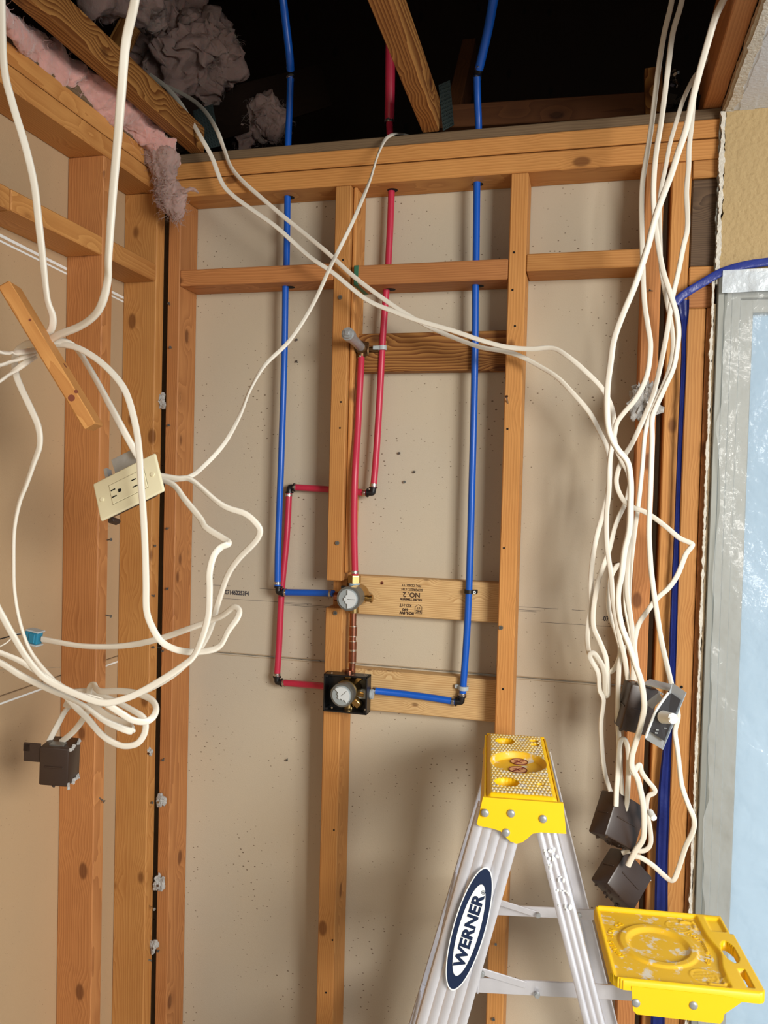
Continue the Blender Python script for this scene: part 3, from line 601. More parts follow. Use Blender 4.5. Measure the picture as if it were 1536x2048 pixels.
screw(bp2, q+Vector((.0135, -.002, -.001)), (0, -1, 0), .0034, .001, STICK, 'clip_nail', 0)
cb = bmesh.new(); q = P(927, 1376, 1.83); cyl(cb, q-Vector((0, 0, .0045)), q+Vector((0, 0, .0045)), .0118, seg=20); box_bm(.024, .008, .010, .002, M=T(q+Vector((-.010, .006, 0.001))), bm=cb); obj('pipe_clip', cb, GREYP, bp2, smooth=True)
# red line through the middle stud
rp = empty('red_water_pipe', P(744, 985, 1.835), 'red plastic water pipe from attic, jogging through the middle stud to the lower valve', 'pipe')
pipe(rp, [(800, -300, 1.6), (786, -40, 1.75), (783, 60, 1.80), (781, 100), (780, 180), (779, 243, 1.85)], RED, .0115); ring_clamp(rp, P(779, 243, 1.85), Vector((0, 0, 1)), .0122)
pipe(rp, [(779, 246, 1.85), (781, 300), (783, 378, 1.845), (777, 520), (773, 575), (768, 640), (765, 690), (759, 800), (753, 900), (747, 974, 1.84)], RED)
ring_clamp(rp, P(747, 970, 1.84), Vector((0, 0, 1))); elbow(rp, P(745.5, 986, 1.84), Vector((0.05, 0, 1)), Vector((-1, 0, 0)))
pipe(rp, [(733, 986, 1.84), (700, 982.5, 1.845), (660, 979, 1.85), (592, 974.5, 1.858)], RED); ring_clamp(rp, P(729, 985.5, 1.84), Vector((1, 0, 0))); ring_clamp(rp, P(590, 974, 1.858), Vector((1, 0, 0)))
elbow(rp, P(579, 974.5, 1.858), Vector((1, 0, 0)), Vector((-.02, 0, -1)))
pipe(rp, [(578, 986, 1.858), (573, 1080), (563.5, 1180), (558, 1290), (554, 1352, 1.85)], RED); ring_clamp(rp, P(577.5, 990, 1.858), Vector((0, 0, 1))); ring_clamp(rp, P(554, 1349, 1.85), Vector((0, 0, 1)))
elbow(rp, P(554, 1364, 1.85), Vector((0, 0, 1)), Vector((1, 0, 0)))
pipe(rp, [(566, 1365.5, 1.85), (610, 1369, 1.835), (655, 1373, 1.81)], RED); ring_clamp(rp, P(568, 1366, 1.85), Vector((1, 0, 0)))
# red riser to the shower stub
rr = empty('red_riser_pipe', P(710, 1145, 1.80), 'red plastic riser between the upper valve and the shower stub', 'pipe')
pipe(rr, [(723, 704, 1.825), (722, 730), (720, 770), (716, 850, 1.81), (710, 950, 1.79), (708, 1050, 1.79), (710, 1150, 1.795)], RED); ring_clamp(rr, P(722.5, 714, 1.825), Vector((0, 0, 1))); ring_clamp(rr, P(709.5, 1144, 1.795), Vector((0, 0, 1)), .0095)
# shower stub
ss = empty('shower_stub', P(723, 697, 1.83), 'capped grey galvanised shower arm stub sticking out beside the middle stud', 'pipe fitting')
b = bmesh.new(); base = P(723, 696, 1.825); end = P(694, 666, 1.69); dr = (end-base).normalized(); cyl(b, base, end-dr*.02, .0108, seg=24); obj('nipple', b, GALV, ss, smooth=True)
b = bmesh.new(); cyl(b, end-dr*.028, end-dr*.006, .0145, seg=24, bev=.001); cyl(b, end-dr*.008, end, .0128, .0105, seg=24, bev=.001); box_bm(.011, .011, .008, .001, M=align(end, end+dr), bm=b); obj('cap', b, GALV, ss, smooth=True)
b = bmesh.new(); cyl(b, base-dr*.004, base+dr*.012, .0148, seg=24, bev=.001); cyl(b, base-Vector((0, 0, .006)), base-Vector((0, 0, .022)), .010, seg=16); box_bm(.030, .006, .034, .003, M=T(base+Vector((0, .012, 0))), bm=b); box_bm(.030, .004, .013, .003, M=T(base+Vector((.026, .014, -.002))), bm=b); obj('drop_ear_elbow', b, mat('aged_brass', srgb(110, 84, 56), .4, .9), ss, smooth=True)
b = bmesh.new(); q = P(765, 696, 1.838); cyl(b, q-Vector((0, 0, .005)), q+Vector((0, 0, .005)), .0102, seg=20); box_bm(.020, .004, .0095, .001, M=T(q+Vector((-.012, -.006, 0))), bm=b); obj('pipe_clip', b, GREYP, ss, smooth=True)

COVD = mat('cover_grey', srgb(150, 158, 160), .45, var=.04); COVL = mat('cover_pale_grey', srgb(206, 212, 214), .4, var=.03)  # recess shading put into colour: cover darker, its relief paler
def cartridge(parent, fc, R, rot, depth=.05):
    """round valve nose pointing at the room: ring, cover and cover relief"""
    y = Vector((0, 1, 0))
    b = bmesh.new(); cyl(b, fc+y*.002, fc+y*.016, R*.97, seg=40, bev=.001); cyl(b, fc+y*.016, fc+y*depth, R*.88, seg=40)
    obj('bonnet_ring', b, GREYD, parent, smooth=True)
    b = bmesh.new(); cyl(b, fc-y*.001, fc+y*.003, R*.80, seg=40, bev=.0008); obj('cover', b, COVD, parent, smooth=True)
    Mx = T(fc-y*.001) @ TX @ Matrix.Rotation(rot, 4, 'Z')
    half = [(0, -R*.72)]+[(R*.72*math.sin(t), -R*.72*math.cos(t)) for t in [math.pi*k/16 for k in range(1, 16)]]+[(0, R*.72), (0, R*.35), (-R*.14, R*.30), (-R*.14, R*.12), (-R*.30, R*.10), (-R*.30, -R*.12), (-R*.14, -R*.14), (-R*.14, -R*.34), (0, -R*.38)]
    b = prism(half, 0, .0045); b.transform(Mx); obj('cover_relief', b, COVL, parent)
    b = bmesh.new(); box_bm(R*.62, .0012, .0008, M=Mx @ T((R*.32, 0, .0046)) , bm=b); obj('cover_slit', b, GREYD, parent)
def hexnut(bm, a, b_, r): cyl(bm, a, b_, r, seg=6, bev=.0008)
X = Vector((1, 0, 0)); Y = Vector((0, 1, 0)); Z = Vector((0, 0, 1))
# upper valve
v1 = empty('shower_valve', P(700, 1198, 1.80), 'upper brass shower valve with bare round grey nose and hex nut on top', 'valve')
fc = P(696, 1198, 1.725); bc = P(708, 1195, 1.80)
b = bmesh.new(); cyl(b, fc+Y*.03, Vector((fc.x, bc.y+.018, fc.z)), .025, seg=32, bev=.003); cyl(b, bc-X*.035, bc+X*.020, .0115, seg=20, bev=.001); cyl(b, bc+Z*.030, bc-Z*.036, .0125, seg=20, bev=.001)
cyl(b, bc+X*.012+Z*.022-Y*.03, bc+X*.012+Z*.022, .006, seg=12); cyl(b, bc+X*.020+Z*.018, bc+X*.020+Z*.018-Y*.022, .0075, seg=14, bev=.001); obj('body', b, BRASS, v1, smooth=True)
cartridge(v1, fc, .0285, 0.0)
b = bmesh.new(); cyl(b, bc+X*.020, bc+X*.026, .012, seg=20, bev=.001); cyl(b, bc+X*.026, bc+X*.040, .0085, seg=16); cyl(b, bc+X*.040, bc+X*.045, .0100, seg=16, bev=.001); obj('side_plug', b, BRASS, v1, smooth=True)
b = bmesh.new(); hexnut(b, bc+Z*.034, bc+Z*.052, .0155); obj('hex_nut', b, BRASS, v1)
b = bmesh.new(); cyl(b, bc+Z*.026, bc+Z*.035, .0128, seg=22); obj('thread_tape', b, TEAL, v1, smooth=True)
b = bmesh.new(); cyl(b, bc-X*.048, bc-X*.034, .0105, seg=20, bev=.001); obj('inlet_fitting', b, COPPER, v1, smooth=True)
b = bmesh.new(); 
for sx in (-1, 1): box_bm(.010, .012, .006, .001, M=T(bc+X*(.014*sx-.006)+Z*.026-Y*.02), bm=b)
obj('stop_screw', b, BLACKP, v1)
# copper between
cpx = P(707, 1232, 1.81).x
cp = empty('copper_pipe', (cpx, .02, 1.24), 'short soldered copper pipe with couplings joining the two valves', 'pipe')
z1, z0 = P(707, 1222, 1.81).z, P(705, 1352, 1.81).z
b = bmesh.new(); cyl(b, (cpx, .02, z0), (cpx-.001, .02, z1), .0079, seg=24); obj('tube', b, COPPER, cp, smooth=True)
for k, (ya, yb) in enumerate(((1252, 1272), (1282, 1299), (1301, 1324))):
    za, zb = P(706, ya, 1.81).z, P(706, yb, 1.81).z; b = bmesh.new(); cyl(b, (cpx, .02, zb), (cpx, .02, za), .0093, seg=24, bev=.0006); obj('coupling', b, COPPER, cp, smooth=True)
    for zz in (za, zb):
        b = bmesh.new(); cyl(b, (cpx, .02, zz-.0012), (cpx, .02, zz+.0012), .0097, seg=24); obj('solder_joint', b, SOLDER, cp, smooth=True)
b = bmesh.new(); cyl(b, (cpx, .02, z1-.004), (cpx, .02, z1+.012), .0112, seg=24, bev=.001); obj('brass_adapter', b, BRASS, cp, smooth=True)
# lower valve with black guard
v2 = empty('tub_valve', P(690, 1388, 1.80), 'lower brass valve framed by a square black plastic guard', 'valve')
fc = P(683, 1391, 1.715); bc = P(697, 1384, 1.79)
ga, gb = P(652, 1344, 1.775), P(737, 1427, 1.775); w_, h_ = gb.x-ga.x, ga.z-gb.z; gc = (ga+gb)/2
b = bmesh.new()
for (cx_, cz_, sx_, sz_) in ((0, h_/2-.002, w_, .004), (0, -h_/2+.002, w_, .004), (-w_/2+.002, 0, .004, h_), (w_/2-.002, 0, .004, h_)): box_bm(sx_, .034, sz_, .0010, M=T(gc+Vector((cx_, 0, cz_))), bm=b)
box_bm(w_-.004, .003, h_-.004, 0, M=T(gc+Vector((0, .014, 0))), bm=b)
for sx in (-1, 1):
    for sz in (-1, 1): box_bm(.008, .030, .008, .002, M=T(gc+Vector((sx*(w_/2-.006), 0.001, sz*(h_/2-.006)))), bm=b)
obj('plaster_guard', b, BLACKP, v2)
for (x, y) in ((731, 1349), (730, 1419), (664, 1346), (664, 1415)): screw(v2, P(x, y, 1.757), (0, -1, 0), .0022, .001, STEEL, 'guard_screw', 0)
b = bmesh.new(); cyl(b, fc+Y*.03, Vector((fc.x, .010, fc.z)), .027, seg=32, bev=.003); cyl(b, bc-X*.040, bc+X*.040, .012, seg=20, bev=.001); cyl(b, bc+Z*.040, bc-Z*.036, .0125, seg=20, bev=.001)
box_bm(.030, .016, .020, .004, M=T(bc+X*.022-Z*.020-Y*.01) @ Matrix.Rotation(.7, 4, 'Y'), bm=b); box_bm(.022, .02, .018, .003, M=T(bc-Z*.038+X*.002), bm=b); box_bm(.030, .012, .012, .002, M=T(bc+Z*.030+X*.020) @ Matrix.Rotation(-.6, 4, 'Y'), bm=b); obj('body', b, BRASS, v2, smooth=True)
cartridge(v2, fc, .0280, .75)
b = bmesh.new(); box_bm(.022, .020, .024, .003, M=T(bc+X*.036), bm=b); cyl(b, bc+X*.046, bc+X*.060, .0115, seg=18, bev=.001); obj('outlet_fitting', b, GREYP, v2, smooth=True)
b = bmesh.new(); cyl(b, bc+Z*.036, bc+Z*.052, .0105, seg=20, bev=.001); obj('top_collar', b, COPPER, v2, smooth=True)

# ------------------------------------------------------------------ cables
def cable(name, label, pp, w=.0118, t=.0062, tw=.7, seed=0, per=6, cat='cable'):
    path = pix_path(pp, per); n = len(path); L = sum((path[i+1]-path[i]).length for i in range(n-1)); b = bmesh.new()
    def pr(s): return (w/2*.9, t/2*.85, tw*1.3*noise.noise(Vector((s*L*5, seed*1.7, 0)))*2)
    sweep(b, path, pr, 12); return tag(obj(name, b, CABLE, smooth=True), label, cat, 'loose white electrical cables' if cat == 'cable' else 'wires of the teal connector')
# left group
cable('electrical_cable', 'flat white cable along the left picture edge dropping to the wood stick', [(-60, -900, .98), (-2, -330, 1.0), (0, -120), (3, 0), (8, 133, 1.02), (25, 207), (50, 290), (68, 367), (78, 450), (85, 512), (94, 596), (105, 631), (104, 655), (92, 672, 1.10)], .0125, .0075, .5, 1)
cable('electrical_cable', 'thick flat white cable hanging in front of the left joist, hooked to the stick', [(420, -1000, .9), (300, -300, .92), (285, -120), (270, 0), (252, 83), (243, 183), (235, 283), (226, 383), (217, 512), (216, 555), (206, 601), (189, 631), (159, 653), (115, 671), (85, 690, 1.10)], .0135, .0085, .5, 2)
cable('electrical_cable', 'white cable running from the stick to the top of the ivory outlet', [(80, 690, 1.1), (108, 683), (131, 684), (153, 697), (175, 730), (197, 768), (219, 809), (241, 850), (262, 888), (277, 915, 1.15)], .0125, .0075, .5, 3)
cable('electrical_cable', 'long white cable crossing the ivory outlet and looping to the blue connector', [(80, 694, 1.12), (109, 689), (137, 691), (164, 700), (197, 721), (227, 749), (249, 779), (262, 814), (273, 861), (279, 910, 1.06), (282, 965, 1.06), (286, 1018), (290, 1091), (292, 1164), (293, 1219), (303, 1251), (321, 1281), (346, 1297), (379, 1304), (419, 1301), (441, 1290), (456, 1262), (474, 1237), (478, 1221), (467, 1215), (445, 1231), (419, 1242), (365, 1262), (321, 1277), (273, 1288), (226, 1293), (164, 1292), (109, 1283), (84, 1278, 1.2)], .0112, .0060, .6, 4)
cable('electrical_cable', 'white cable bowing down the left side and curling under the lower box loops', [(90, 688, 1.1), (60, 687), (46, 692), (34, 703), (29, 722), (33, 752), (46, 784), (63, 820), (77, 855), (79, 891), (67, 927), (52, 970), (38, 1006), (28, 1060), (27, 1128), (29, 1182), (38, 1237), (55, 1292), (77, 1328), (109, 1365), (146, 1408), (175, 1437), (204, 1470), (233, 1488), (255, 1492), (277, 1485), (290, 1463), (288, 1437), (262, 1419), (219, 1397), (175, 1383), (140, 1385, 1.2)], .0120, .0070, .5, 5)
for k, pp in enumerate(([(-420, 766, .95), (-160, 721), (-40, 706, 1.0), (0, 705), (30, 706), (70, 700, 1.1)], [(-420, 800, .95), (-160, 755), (-40, 740, 1.0), (0, 731), (30, 721), (70, 706, 1.1)], [(-420, 845, .95), (-160, 800), (-40, 785, 1.0), (0, 762), (27, 743), (70, 712, 1.1)])):
    cable('electrical_cable', ('top', 'middle', 'bottom')[k]+' of three white cables leaving the wood stick toward the left picture edge', pp, .0115, .006, .4, 20+k)
cable('electrical_cable', 'white cable sweeping up from lower left to a sharp kink below the outlet', [(-420, 1030, .95), (-160, 1090), (-40, 1160, 1.0), (0, 1224), (22, 1264), (51, 1312), (80, 1348), (109, 1368), (160, 1391), (204, 1405), (237, 1401), (277, 1386), (328, 1357), (365, 1332), (386, 1314), (401, 1284), (416, 1233), (419, 1182), (419, 1146), (427, 1113), (441, 1095), (457, 1087), (448, 1078), (412, 1055), (400, 1036), (369, 998), (347, 970), (312, 955, 1.16)], .0115, .0065, .6, 6)
cable('electrical_cable', 'white cable curling right around the outer loop above the lower left box', [(-420, 1160, .95), (-160, 1220), (-40, 1290, 1.0), (0, 1305), (44, 1324), (91, 1354), (146, 1386), (200, 1401), (240, 1425), (265, 1440), (290, 1443), (306, 1434), (312, 1416), (302, 1399), (275, 1387), (240, 1382), (205, 1383), (193, 1378), (189, 1370), (182, 1372), (178, 1385), (180, 1410), (165, 1440), (145, 1465), (122, 1484, 1.22)], .0115, .0062, .5, 7)
cable('electrical_cable', 'white cable folded back on itself at the lower left loops', [(-420, 1180, .95), (-160, 1240), (-40, 1310, 1.02), (0, 1325), (44, 1352), (102, 1380), (139, 1396), (171, 1413), (204, 1438), (233, 1452), (261, 1462), (266, 1456), (255, 1448), (219, 1434), (190, 1416), (160, 1412), (130, 1408, 1.2)], .0125, .0065, .5, 8)
cable('electrical_cable', 'white cable bulging right from the outlet, then sweeping down to the left box', [(312, 950, 1.16), (355, 957), (383, 960), (430, 1000), (456, 1016), (489, 1027), (510, 1044), (520, 1062), (510, 1084), (478, 1117), (456, 1149), (441, 1190), (430, 1226), (419, 1262), (401, 1295), (379, 1321), (346, 1350), (310, 1372), (255, 1397), (211, 1408), (182, 1414), (150, 1410), (132, 1420), (115, 1450), (98, 1482, 1.22)], .0112, .0065, .7, 9)
cable('electrical_cable', 'thin white cable draped from the top plate centre down left to the outlet', [(830, 275, 1.95), (800, 268, 1.87), (786, 269, 1.80), (770, 280, 1.76), (755, 312), (740, 360), (720, 410), (700, 455), (675, 505), (660, 535), (625, 610), (580, 680), (530, 730), (500, 780), (480, 830), (450, 885), (410, 930), (375, 955), (315, 962, 1.17)], .0088, .0055, .5, 10)
# two sagging cables from attic left to right bundle
cable('electrical_cable', 'lower of two sagging cables from the left attic, ending in the loops at right', [(300, 150, 1.84), (330, 172), (358, 203), (380, 238, 1.76), (402, 275, 1.73), (424, 315), (444, 366), (468, 393), (509, 423), (556, 457), (617, 512), (665, 545), (731, 598), (787, 623), (836, 641), (907, 662), (960, 680), (1012, 694), (1060, 698), (1104, 696), (1133, 711), (1169, 741), (1205, 778), (1222, 812), (1228, 842), (1228, 872), (1234, 900), (1246, 925), (1258, 950), (1262, 990), (1262, 1060), (1256, 1120), (1254, 1180), (1262, 1240), (1268, 1300), (1266, 1360, 1.68)], .0115, .006, .4, 11)
cable('electrical_cable', 'upper of two sagging cables from the left attic, swinging down past the right stud', [(300, 160, 1.98), (345, 178), (385, 200, 1.90), (412, 225), (434, 261, 1.78), (448, 298), (461, 332), (482, 359), (515, 389), (563, 430), (617, 474), (658, 508), (710, 555), (770, 600), (819, 632), (865, 657), (907, 675), (960, 694), (1005, 702), (1040, 712), (1080, 733), (1116, 756), (1148, 789), (1178, 824), (1199, 863), (1214, 895), (1220, 931), (1217, 976), (1208, 1020), (1193, 1074), (1185, 1119), (1182, 1163), (1182, 1208), (1176, 1252), (1175, 1285), (1181, 1315), (1196, 1338), (1214, 1346), (1228, 1338), (1239, 1315), (1240, 1291), (1231, 1261), (1222, 1237), (1217, 1214), (1217, 1184), (1222, 1154), (1231, 1136), (1240, 1131), (1248, 1148), (1251, 1178), (1252, 1214), (1258, 1246), (1264, 1276), (1270, 1306), (1274, 1362, 1.68)], .0115, .006, .4, 12)
# right bundle
cable('electrical_cable', 'leftmost white cable hanging from the attic at upper right', [(1480, -650, 1.5), (1365, -200, 1.62), (1352, -80), (1344, 0), (1329, 64), (1318, 129), (1310, 193), (1302, 258), (1291, 325), (1285, 364), (1283, 412), (1284, 470), (1286, 538), (1287, 576), (1290, 615), (1296, 653), (1301, 694), (1294, 750), (1273, 795), (1249, 824), (1234, 845), (1228, 872), (1222, 904), (1219, 935), (1218, 980), (1213, 1030), (1214, 1090), (1222, 1150), (1226, 1200), (1238, 1270), (1248, 1310), (1256, 1360, 1.69)], .0112, .0075, .5, 13)
cable('electrical_cable', 'long white cable reaching down beside the blue membrane and under the lowest box', [(1520, -650, 1.48), (1385, -200, 1.60), (1373, -80), (1364, 0), (1346, 64), (1337, 129), (1329, 193), (1320, 258), (1313, 300), (1308, 350), (1307, 400), (1311, 450), (1318, 500), (1327, 545), (1340, 585), (1352, 625), (1357, 660), (1355, 690), (1347, 735), (1329, 776), (1310, 818), (1304, 840), (1304, 887), (1301, 976), (1298, 1060), (1300, 1110), (1303, 1148), (1312, 1214), (1323, 1282), (1335, 1335), (1347, 1386), (1356, 1430), (1350, 1463), (1355, 1499), (1359, 1535), (1364, 1572), (1376, 1608), (1388, 1638), (1386, 1662), (1371, 1694), (1359, 1731), (1349, 1757), (1340, 1760), (1327, 1750), (1306, 1731), (1281, 1715), (1262, 1712, 1.69)], .0112, .0075, .5, 14)
cable('electrical_cable', 'thick round white cable slanting across the bundle at upper right', [(1720, -550, 1.35), (1500, -120, 1.45), (1465, -40), (1447, 0), (1431, 34), (1418, 77), (1403, 129), (1387, 190), (1372, 258), (1356, 306), (1342, 350), (1327, 389), (1315, 422), (1304, 460), (1294, 499), (1270, 570), (1246, 628), (1228, 679), (1221, 726), (1215, 774), (1214, 818), (1217, 857), (1225, 881), (1237, 901), (1255, 925), (1261, 961), (1261, 1005), (1258, 1060), (1249, 1100), (1243, 1150), (1237, 1178), (1236, 1208), (1243, 1252), (1258, 1291), (1270, 1327), (1282, 1362), (1288, 1401), (1287, 1425), (1279, 1460), (1271, 1486), (1264, 1511), (1264, 1535), (1276, 1560), (1286, 1608), (1288, 1645), (1286, 1677), (1271, 1701), (1256, 1731, 1.66)], .0125, .0105, .3, 15)
cable('electrical_cable', 'thin white cable emerging from behind the thick one near the ceiling edge', [(1470, 40, 1.75), (1439, 80), (1418, 111), (1400, 140), (1387, 157), (1367, 198), (1354, 239), (1340, 287), (1331, 335), (1323, 373), (1319, 408), (1320, 470), (1322, 530), (1326, 563), (1334, 605), (1342, 644), (1346, 682), (1344, 711), (1336, 745), (1322, 780), (1300, 830), (1290, 870), (1285, 930), (1278, 1000), (1270, 1060), (1262, 1130), (1258, 1200), (1262, 1270), (1268, 1358, 1.72)], .0100, .006, .4, 16)
cable('electrical_cable', 'white cable kinked sharply to the right over the tan jack stud', [(1392, 150, 1.72), (1386, 210), (1383, 248), (1378, 296), (1377, 335), (1373, 383), (1375, 431), (1374, 462), (1367, 492), (1356, 547), (1344, 599), (1336, 653), (1325, 711), (1312, 769), (1303, 798), (1285, 842), (1264, 887), (1246, 916), (1234, 949), (1234, 973), (1246, 999), (1264, 1014), (1288, 1023), (1312, 1038), (1335, 1056), (1359, 1076), (1381, 1086), (1384, 1092), (1371, 1110), (1356, 1148), (1338, 1175), (1315, 1196), (1294, 1223), (1276, 1252), (1269, 1291), (1273, 1327), (1280, 1368, 1.68)], .0112, .0065, .5, 17)
cable('electrical_cable', 'white cable folded into a narrow drooping loop, running down to the middle box', [(1262, 960, 1.72), (1256, 990), (1249, 1010), (1231, 1050), (1217, 1104), (1199, 1154), (1188, 1208), (1187, 1252), (1199, 1282), (1211, 1312), (1215, 1341), (1218, 1375), (1216, 1390), (1210, 1388), (1208, 1341), (1193, 1312), (1184, 1306), (1180, 1315), (1196, 1346), (1199, 1380), (1207, 1401), (1202, 1445), (1204, 1499), (1210, 1547), (1223, 1589, 1.70)], .0115, .006, .6, 18)
cable('electrical_cable', 'white cable coiled in tight upright loops above the middle box', [(1250, 1290, 1.70), (1240, 1320), (1237, 1352), (1236, 1401), (1236, 1450), (1238, 1480), (1240, 1535), (1243, 1572), (1245, 1610), (1249, 1622), (1254, 1600), (1257, 1535), (1256, 1500), (1250, 1480), (1242, 1480), (1238, 1500), (1236, 1540), (1233, 1580), (1232, 1612, 1.66)], .0112, .0075, .5, 19)
cable('electrical_cable', 'zigzag white cable dropping past the middle box to the lowest box', [(1262, 1520, 1.66), (1263, 1540), (1268, 1547), (1274, 1534), (1280, 1530), (1284, 1545), (1296, 1562), (1309, 1578), (1308, 1586), (1296, 1594), (1293, 1621), (1300, 1657), (1301, 1687), (1288, 1701), (1262, 1701), (1244, 1706, 1.68)], .0105, .0065, .6, 23)

# ------------------------------------------------------------------ loose stick, outlet, boxes, connector
a_, b_ = P(22, 580, 1.055), P(188, 855, 1.095)
stk = beam('wood_stick', a_-(b_-a_)*.02, b_, .048, .020, WOOD, 'short loose wood stick with dark knots holding the cable bundle at left', 'stick')
def on_box(o, px, py, h):
    """point and normal where the line of sight meets box object o of half sizes h"""
    Mi = o.matrix_basis.inverted(); c = Mi @ CAM; d = (Mi.to_3x3() @ (P(px, py, 1)-CAM)); tb_, ax = -1e9, 0
    for k in range(3):
        t_ = min((-h[k]-c[k])/d[k], (h[k]-c[k])/d[k])
        if t_ > tb_: tb_, ax = t_, k
    n_ = Vector((0, 0, 0)); n_[ax] = -math.copysign(1, d[ax]); return o.matrix_basis @ (c+d*tb_), o.matrix_basis.to_3x3() @ n_
for (x, y, r_) in ((143, 796, .0052), (130, 731, .0040), (152, 783, .0028), (60, 640, .002)):
    p, n_ = on_box(stk, x, y, (.024, .010, (b_-a_).length*.51)); b = bmesh.new(); cyl(b, p-n_*.002, p+n_*.0003, r_, seg=18); o = obj('knot', b, REDH, stk)
def dbox(name, label, c, size, rot, mm=BROWNB, rib=True, cat='electrical box'):
    """open plastic device box: walls, back, rib, nail tabs"""
    sx, sy, sz = size; M = T(c) @ Euler([math.radians(q) for q in rot]).to_matrix().to_4x4(); e = bpy.data.objects.new(name, None); S.collection.objects.link(e); e.empty_display_size = .04; place(e, None, M); tag(e, label, cat, 'brown boxes dangling on cables')
    t = .0025; b = bmesh.new()
    box_bm(sx, sy, sz, .004, 2, bm=b)
    obj('shell', b, mm, e, M, smooth=True)
    for q, d in (((0, -sy/2-.0006, 0), (sx*.62, .002, .003)), ((-sx/2-.0006, 0, 0), (.002, sy*.62, .003))):
        obj('rib', box_bm(*d, .0006), mm, e, M @ T(q))
    rnd = random.Random(int(c[0]*1000)); b = bmesh.new()
    for k in range(16):
        a_ = rnd.choice((-1, 1)); box_bm(.004*rnd.random()+.002, .010*rnd.random()+.004, .003*rnd.random()+.0015, .0004, M=T((sx/2+.001, (rnd.random()-.5)*sy, a_*sz*.46)) @ Euler((rnd.random(), rnd.random(), rnd.random())).to_matrix().to_4x4(), bm=b)
    o = obj('broken_rim', b, SCRAP, e, M); o['kind'] = 'stuff'
    b = bmesh.new()
    for k in range(12): box_bm(.005+.006*rnd.random(), .003, .003+.003*rnd.random(), .0004, M=T(((rnd.random()-.5)*sx, (rnd.random()-.5)*sy, -sz/2)) @ Euler((rnd.random(), rnd.random(), rnd.random())).to_matrix().to_4x4(), bm=b)
    o = obj('chipped_edge', b, mm, e, M); o['kind'] = 'stuff'
    obj('cable_clamp', box_bm(sx*.5, sy*.3, .004, .001), GREYD, e, M @ T((0, -sy*.2, sz/2)))
    return e, M
# ivory outlet
c0 = P(257, 975, 1.115)
ux = (P(303.5, 907, 1.12)-P(178, 970, 1.12)).normalized(); uz = (P(178, 970, 1.12)-P(216, 1043, 1.10)); uz = (uz-ux*uz.dot(ux)).normalized(); uy = uz.cross(ux)
OM = basis(ux, uy, uz, c0)
ou = bpy.data.objects.new('wall_outlet', None); S.collection.objects.link(ou); place(ou, None, OM); tag(ou, 'ivory two-gang-length outlet plate on a dark box, dangling tilted at left', 'outlet')
ou['label'] = 'ivory outlet with cover plate on a dark box, dangling tilted at left'
obj('cover_plate', box_bm(.121, .006, .067, .003, 3), IVORY, ou, OM, smooth=True)
obj('receptacle', box_bm(.067, .004, .033, .0008), IVORY, ou, OM @ T((.002, -.0022, 0)))
b = bmesh.new(); box_bm(.0695, .004, .0355, .0008, M=T((.002, -.0012, 0)), bm=b); obj('shadow_gap_line', b, mat('ivory_shadow_gap', srgb(110, 100, 70), .8), ou, OM)  # shade in the gap round the receptacle, painted as a dark line
b = bmesh.new()
for s in (-.019, .021):
    box_bm(.008, .003, .0016, M=T((s-.006, -.0036, .0058)), bm=b); box_bm(.0085, .003, .0016, M=T((s-.006, -.0036, -.0058)), bm=b); cyl(b, (s+.006, -.002, 0), (s+.006, -.0048, 0), .0027, seg=14); box_bm(.0024, .003, .0052, M=T((s+.0042, -.0036, 0)), bm=b)
obj('socket_slots', b, BLACKV, ou, OM)
for s in (-.0485, .0485):
    b = bmesh.new(); cyl(b, (s, -.002, 0), (s, -.0044, 0), .0034, seg=16); obj('plate_screw', b, IVORY, ou, OM, smooth=True)
b = bmesh.new(); box_bm(.088, .040, .050, .004, M=T((-.020, .026, .012)), bm=b); obj('box_shell', b, BROWNB, ou, OM)
b = bmesh.new(); box_bm(.050, .0015, .052, .0006, M=T((-.012, .030, .050)) @ Matrix.Rotation(.15, 4, 'X'), bm=b); box_bm(.052, .030, .0015, M=T((-.020, .028, .035)), bm=b); box_bm(.006, .012, .03, M=T((-.045, .022, .045)), bm=b); obj('mounting_bracket', b, GALV, ou, OM)
b = bmesh.new()
for k in range(5): box_bm(.012, .02, .008, .002, M=T((-.058+.002*k, .03, -.026+.012*k)) @ Matrix.Rotation(.4*k, 4, 'X'), bm=b)
obj('broken_rim', b, BROWNB, ou, OM)
# lower left box
e, M = dbox('junction_box', 'dark brown plastic box hanging on two cables at lower left', P(120, 1522, 1.22), (.052, .054, .070), (4, 3, 14))
b = bmesh.new(); box_bm(.030, .002, .034, .0008, M=T((-.040, -.022, .022)), bm=b); box_bm(.012, .002, .014, .0005, M=T((-.050, -.022, .030)), bm=b); obj('nail_tab', b, BROWNB, e, M)
# blue connector
cn = empty('cable_connector', P(68, 1275, 1.2), 'small teal connector clipped on the cable end at left', 'connector')
cx_ = (P(46, 1268, 1.2)-P(84, 1278, 1.2)).normalized(); cz_ = cx_.cross(Vector((0, 1, 0))).normalized(); cz_ = cz_ if cz_.z > 0 else -cz_; cy_ = cz_.cross(cx_).normalized()
MC = basis(cx_, cy_, cz_, P(67, 1274, 1.2))
obj('housing', box_bm(.026, .016, .021, .002, 2), TEALP, cn, MC)
obj('latch', box_bm(.012, .020, .017, .001), TEALP, cn, MC @ T((-.003, 0, 0)))
for s_ in (-1, 1): obj('clear_clip', box_bm(.026, .020, .003, .0008), GREYP, cn, MC @ T((-.002, 0, s_*.012)))
cable('connector_wire', 'thin dark wire running left from the teal connector', [(48, 1267, 1.19), (30, 1270), (0, 1278), (-40, 1288, 1.16)], .0025, .0025, 0, 31, cat='wire').data.materials[0] = BLACKP
